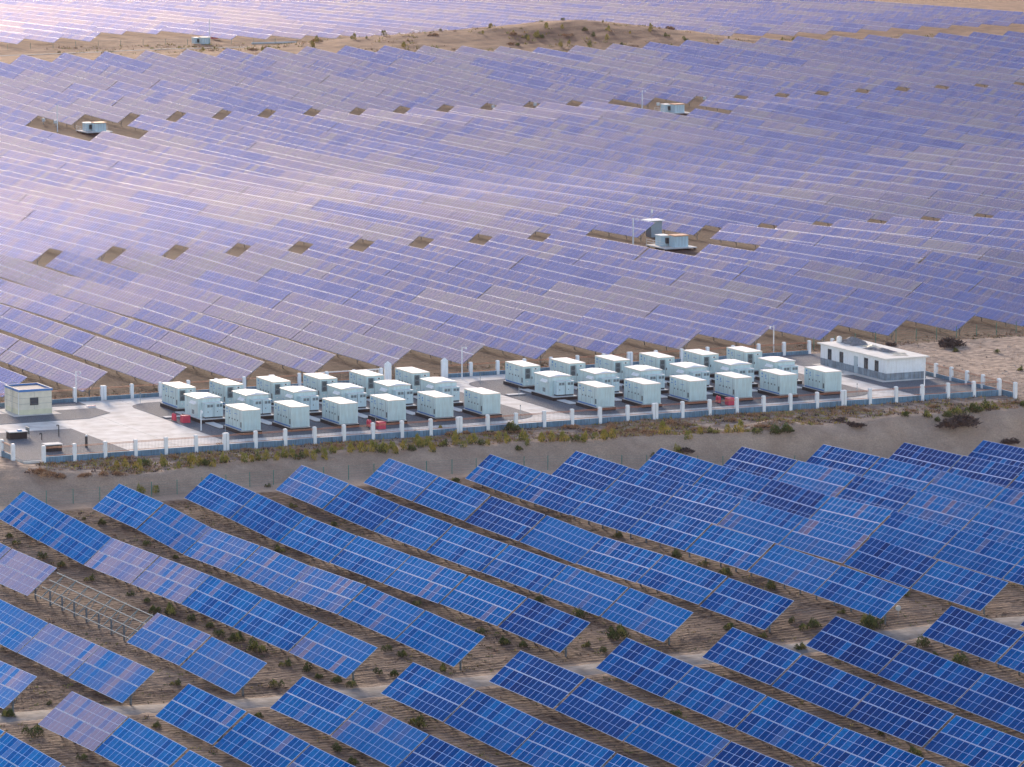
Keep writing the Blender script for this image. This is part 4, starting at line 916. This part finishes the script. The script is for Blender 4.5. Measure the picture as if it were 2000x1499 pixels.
FGS = [(306, 1192, 14), (337, 1190, 20), (375, 1207, 12), (408, 1220, 13), (428, 1237, 12), (460, 1245, 17), (500, 1262, 22), (85, 1085, 15), (20, 1045, 11), (32, 1060, 9), (117, 1102, 10), (178, 1130, 12), (253, 1160, 10), (285, 1172, 10), (285, 1062, 11), (200, 1020, 11), (545, 1072, 14), (165, 1012, 7), (345, 1087, 9), (65, 1430, 17), (20, 1395, 15), (145, 1298, 10), (95, 1374, 8), (305, 1417, 11), (160, 1480, 9), (260, 1328, 7), (345, 1335, 11), (600, 1304, 16), (655, 1327, 14), (688, 1337, 12), (625, 1322, 9), (560, 1297, 13), (740, 1312, 11), (768, 1314, 13), (540, 1337, 13), (505, 1397, 9), (815, 1412, 20), (660, 1462, 13), (692, 1487, 13), (755, 1267, 11), (782, 1277, 11), (868, 1304, 12), (935, 1234, 13), (988, 1252, 15), (815, 1180, 11), (655, 1023, 9), (570, 987, 10), (1065, 1065, 8), (1050, 1170, 13), (1130, 1200, 17), (1200, 1236, 24), (1148, 1260, 10), (1180, 1269, 11), (1020, 1257, 13), (1320, 1395, 11), (1425, 1224, 13), (1490, 1242, 10), (1320, 1082, 18), (1205, 1044, 14), (1372, 1102, 11), (1418, 1117, 16), (1502, 1143, 17), (1545, 1212, 11), (1592, 1217, 18), (1573, 1226, 12), (1710, 1217, 26), (1645, 1195, 9), (1805, 1254, 20), (1826, 1277, 9), (1872, 1290, 18), (1560, 1264, 13), (1780, 1473, 20), (1690, 1407, 10), (1722, 1432, 8), (1770, 1160, 10), (893, 938, 12), (740, 962, 8), (522, 948, 9), (940, 975, 9)]
used = set()
for px, py, r_ in FGS:
    x, y, z = unproj(px, py + r_ * .45); sc = r_ / 21 / .55
    lab = ('large ' if r_ > 16 else 'small ' if r_ < 10 else '') + 'green desert shrub by %s' % near_table(x, y)
    place_bush('green', x, y, sc * .95, lab, 'green desert shrubs among the foreground panels')
TER = [(230, 910, 9), (246, 909, 10), (272, 911, 11), (286, 904, 12), (320, 906, 10), (346, 911, 9), (370, 902, 13), (388, 901, 9), (405, 904, 10), (416, 908, 8), (438, 899, 10), (479, 897, 12), (493, 898, 9),
       (506, 894, 11), (521, 892, 9), (539, 895, 9), (556, 890, 9), (569, 889, 11), (583, 891, 12), (600, 888, 9), (612, 894, 11), (637, 893, 9), (651, 881, 9), (618, 881, 8), (632, 882, 8), (684, 878, 12), (709, 878, 12), (723, 877, 12), (740, 876, 13), (750, 879, 12), (768, 873, 11), (775, 882, 10), (791, 874, 11), (803, 876, 9), (819, 864, 12), (822, 869, 10), (840, 866, 11), (848, 878, 11), (870, 866, 11), (886, 857, 12), (889, 865, 9), (922, 861, 12), (908, 870, 9), (939, 864, 10), (955, 866, 8), (973, 857, 11), (992, 860, 11),
       (1022, 856, 11), (1015, 869, 9), (1033, 866, 9), (1058, 857, 12), (1078, 857, 11), (1100, 858, 11), (1122, 857, 10), (1140, 858, 11), (1165, 854, 10), (1182, 852, 13), (1200, 851, 12), (1280, 866, 12), (1295, 858, 13), (1325, 861, 12), (1348, 856, 12), (1370, 858, 9), (1390, 855, 10), (1420, 854, 10), (1443, 838, 13), (1516, 839, 16), (1537, 835, 17), (1480, 842, 10), (1771, 808, 9), (1813, 808, 12), (1830, 814, 9), (1848, 808, 12), (1876, 805, 15), (1904, 798, 15), (1927, 791, 16), (1997, 788, 10), (1868, 683, 9), (1948, 686, 7), (275, 940, 10), (301, 938, 10), (1001, 836, 16), (862, 838, 7), (1995, 720, 8)]
for i, (px, py, r_) in enumerate(TER):
    x, y, z = unproj(px, py + r_ * .55, -.4); ki = 'green' if r_ > 13 or (px > 1700) or i % 5 == 3 else 'yellow'
    if py < 700: ki = 'green'
    lab = '%s bush on the bank, %s from left along the compound front' % ('green' if ki == 'green' else 'yellow green', ordn(sorted(q[0] for q in TER).index(px) + 1) if sorted(q[0] for q in TER).index(px) < 58 else 'one') if False else None
    k_ = int(np.argmin([abs(x - q) for q in fp])) + 1
    lab = '%s%s bush on the terrace below the %s white pillar from left' % ('large ' if r_ > 13 else 'small ' if r_ < 10 else '', 'green' if ki == 'green' else 'yellow green', ordn(k_))
    if px > 1960 or py < 700: lab = '%s green bush on the open ground right of the compound' % ('small' if r_ < 9 else 'low')
    place_bush(ki, x, y, r_ / 17 / (.52 if ki == 'green' else .52), lab, 'bushes on the terrace below the compound')
DRY = [(65, 917, 16), (98, 922, 18), (120, 927, 13), (165, 927, 11), (200, 924, 12), (231, 925, 11), (190, 890, 9), (150, 905, 8), (20, 870, 9), (430, 868, 12), (255, 893, 12), (560, 860, 12), (620, 855, 12), (820, 842, 10), (880, 845, 12), (915, 843, 10), (960, 846, 12), (1010, 842, 10), (1110, 832, 14), (1150, 838, 15), (1180, 842, 15), (1200, 832, 14), (1230, 838, 12), (1310, 822, 12), (1340, 828, 10), (1420, 818, 12), (1470, 808, 12), (1490, 830, 12), (1655, 795, 12), (1690, 800, 10), (1830, 792, 10), (1990, 785, 10), (1360, 835, 12), (1270, 842, 12), (1075, 845, 12), (700, 865, 10), (660, 868, 10), (340, 890, 10), (300, 885, 9), (1780, 800, 9)]
for px, py, r_ in DRY:
    x, y, z = unproj(px, py + r_ * .4, -.4); k_ = int(np.argmin([abs(x - q) for q in fp])) + 1
    place_bush('dry', x, y, r_ / 17 / .7, '%s brown dry shrub on the terrace below the %s white pillar from left' % ('big' if r_ > 13 else 'low' if r_ > 10 else 'tiny', ordn(k_)), 'brown dry shrubs on the terrace', 1.15)
PILE = [(1879, 860, 30, 'large dark brush pile in the sandy hollow at the lower right'), (1668, 828, 14, 'dark brush pile on the gravelly terrace below the white building'), (1640, 818, 10, 'low dark brush on the terrace crest below the white building'), (1729, 862, 11, 'small dark brush pile at the foot of the sandy bank'), (1970, 826, 16, 'dark brush pile on the sandy bank at the right edge'), (1860, 668, 24, 'long dark brush row behind the green wire fence on the right'), (1740, 672, 11, 'small dark brush heap behind the white building'), (1335, 893, 13, 'dark brush beside the upper end of a panel row, bank foot'), (1600, 872, 9, 'small dark brush pile between panel rows at the bank foot')]
for px, py, r_, lab in PILE:
    x, y, z = unproj(px, py + r_ * .3, -.8); place_bush('pile', x, y, r_ / 17 / 1.0, lab, 'dark brush piles', 1.3)
HB = []
rr = random.Random(5)
for i in range(120):
    px = rr.choice([rr.uniform(560, 1480), rr.uniform(1000, 1420), rr.uniform(430, 760)]); py = rr.uniform(20, 100)
    x, y, z = unproj(px, py, 0)
    if 1094 < y < 1200 and 455 < x < 640: HB.append((x, y, rr.uniform(.9, 2.0)))
for i in range(45):
    x, y = rr.uniform(440, 700), rr.uniform(1095, 1215); HB.append((x, y, rr.uniform(.7, 1.5)))
HB.sort(key=lambda q: proj(q[0], q[1], 0)[0])
for i, (x, y, s_) in enumerate(HB):
    ki = rr.choice(['green', 'yellow', 'yellow', 'dry'])
    k_ = int(round((x - MX0) / MD)) - 11
    lab = '%s %s bush beyond the upper end of the %s midfield row reaching the mound' % ('tiny' if s_ < 1 else 'low' if s_ < 1.5 else 'tall', {'green': 'green', 'yellow': 'yellow', 'dry': 'brown'}[ki], ordn(max(1, k_)))
    place_bush(ki, x, y, s_, lab, 'bushes on the mound')
# ground cover nobody could count: tufts and litter as one mesh each
def tufts(name, label, pts, mats, lo, hi, per=9):
    b = MB(); r = random.Random(3); A_ = np.array(pts); ZZ = ground(A_[:, 0], A_[:, 1])
    for (x, y), z in zip(pts, ZZ):
        z = float(z) - .02; n = len(b.v); s_ = r.uniform(lo, hi); m = r.choice(mats); k = b.mi(m)
        for i in range(per):
            a = r.uniform(0, 6.283); l_ = s_ * r.uniform(.5, 1.2); px_, py_ = x + r.uniform(-.5, .5) * s_ * 2, y + r.uniform(-.5, .5) * s_ * 2
            t_ = len(b.v); b.v += [(px_ - .18 * l_ * sin(a), py_ + .18 * l_ * cos(a), z), (px_ + .18 * l_ * sin(a), py_ - .18 * l_ * cos(a), z), (px_ + .7 * l_ * cos(a), py_ + .7 * l_ * sin(a), z + l_ * r.uniform(.35, 1.0))]; b.f.append((t_, t_ + 1, t_ + 2)); b.m.append(k)
    o = b.build(name, kind='stuff'); return tag(o, label, 'ground cover')
r = random.Random(9); pts = []
while len(pts) < 4500:
    x, y = r.uniform(176, 312), r.uniform(493, 507); 
    if y > np.interp(x, CRX, CRY) - .3 and vnoise(x, y, 5, 41) + .45 * r.random() > .62: pts.append((x, y))
tufts('dry_grass', 'dry brown grass and twigs covering the terrace before the compound', pts, ('twig_dry', 'twig_dry', 'twig_dry', 'twig_dark', 'leaf_yellow', 'leaf_lime'), .16, .42)
pts = []
while len(pts) < 6500:
    x, y = r.uniform(125, 300), r.uniform(335, 487)
    u = (x - 161) / 11.126; fr = (u - math.floor(u)) * 11.126
    if abs(y - 386.5) > 3 and inframe([(x, y, -3)], 10) and vnoise(x, y, 9, 43) + .5 * r.random() > .72: pts.append((x, y))
tufts('low_scrub', 'thin low scrub growing between the foreground panel rows', pts, ('leaf_green', 'leaf_lime', 'twig_dry', 'twig_dark', 'leaf_yellow'), .10, .28)
pts = []
while len(pts) < 1500:
    x, y = r.uniform(185, 345), r.uniform(551, 560)
    if (y > 551.5) and vnoise(x, y, 6, 44) + .5 * r.random() > .6 and not (301 < x < 309 and y < 551): pts.append((x, y))
tufts('fence_grass', 'dry grass and weeds behind the back fence under the panel ends', pts, ('leaf_green', 'twig_dry', 'twig_dry', 'twig_dark'), .12, .32)
pts = [(r.uniform(440, 760), r.uniform(1093, 1224)) for _ in range(2500)]
pts = [q for q in pts if vnoise(q[0], q[1], 14, 45) > .42]
tufts('strip_grass', 'yellow dry grass on the strip before the far array', pts, ('leaf_yellow', 'twig_dry', 'leaf_lime'), .4, .9, 7)
pts = []
while len(pts) < 900:
    x, y = r.uniform(311, 350), r.uniform(500, 556); 
    if r.random() < .35 + .6 * vnoise(x, y, 4, 46): pts.append((x, y))
tufts('gravel_litter', 'brown twigs and stones scattered on the open ground right of the compound', pts, ('twig_dark', 'twig_dry', 'vent_grey'), .10, .26, 6)

# labels of look-alike neighbours: tell them apart by their order from the left
from collections import defaultdict
byl = defaultdict(list)
for o in S.objects:
    if o.parent is None and 'label' in o and o.get('category') == 'shrub': byl[o['label']].append(o)
for lab, lst in byl.items():
    if len(lst) < 2: continue
    lst.sort(key=lambda o: proj(*o.location)[0])
    for i, o in enumerate(lst):
        wds = (ordn(i + 1) + ' from left among: ' + lab).replace('desert ', '').split()
        while len(wds) > 16 and 'the' in wds[4:]: wds.remove('the')
        o['label'] = ' '.join(wds[:16]).replace('among: ', 'among ')
# ------------------------------------------------------------------ evening haze: one even box of air round everything
hz = bpy.data.materials.new('haze'); hz.use_nodes = True; t = hz.node_tree
for n in list(t.nodes):
    if n.type != 'OUTPUT_MATERIAL': t.nodes.remove(n)
pv = t.nodes.new('ShaderNodeVolumePrincipled'); pv.inputs['Color'].default_value = (1.0, .76, .84, 1); pv.inputs['Density'].default_value = .000016; pv.inputs['Anisotropy'].default_value = .35
t.links.new(pv.outputs[0], [n for n in t.nodes if n.type == 'OUTPUT_MATERIAL'][0].inputs['Volume'])
zmin = float(GZ.min()) - 1.5
b = MB(); MATS['haze'] = hz; b.box(-2600, 4300, -60, 9100, zmin, 90, 'haze')
o = b.build('haze'); o['kind'] = 'stuff'
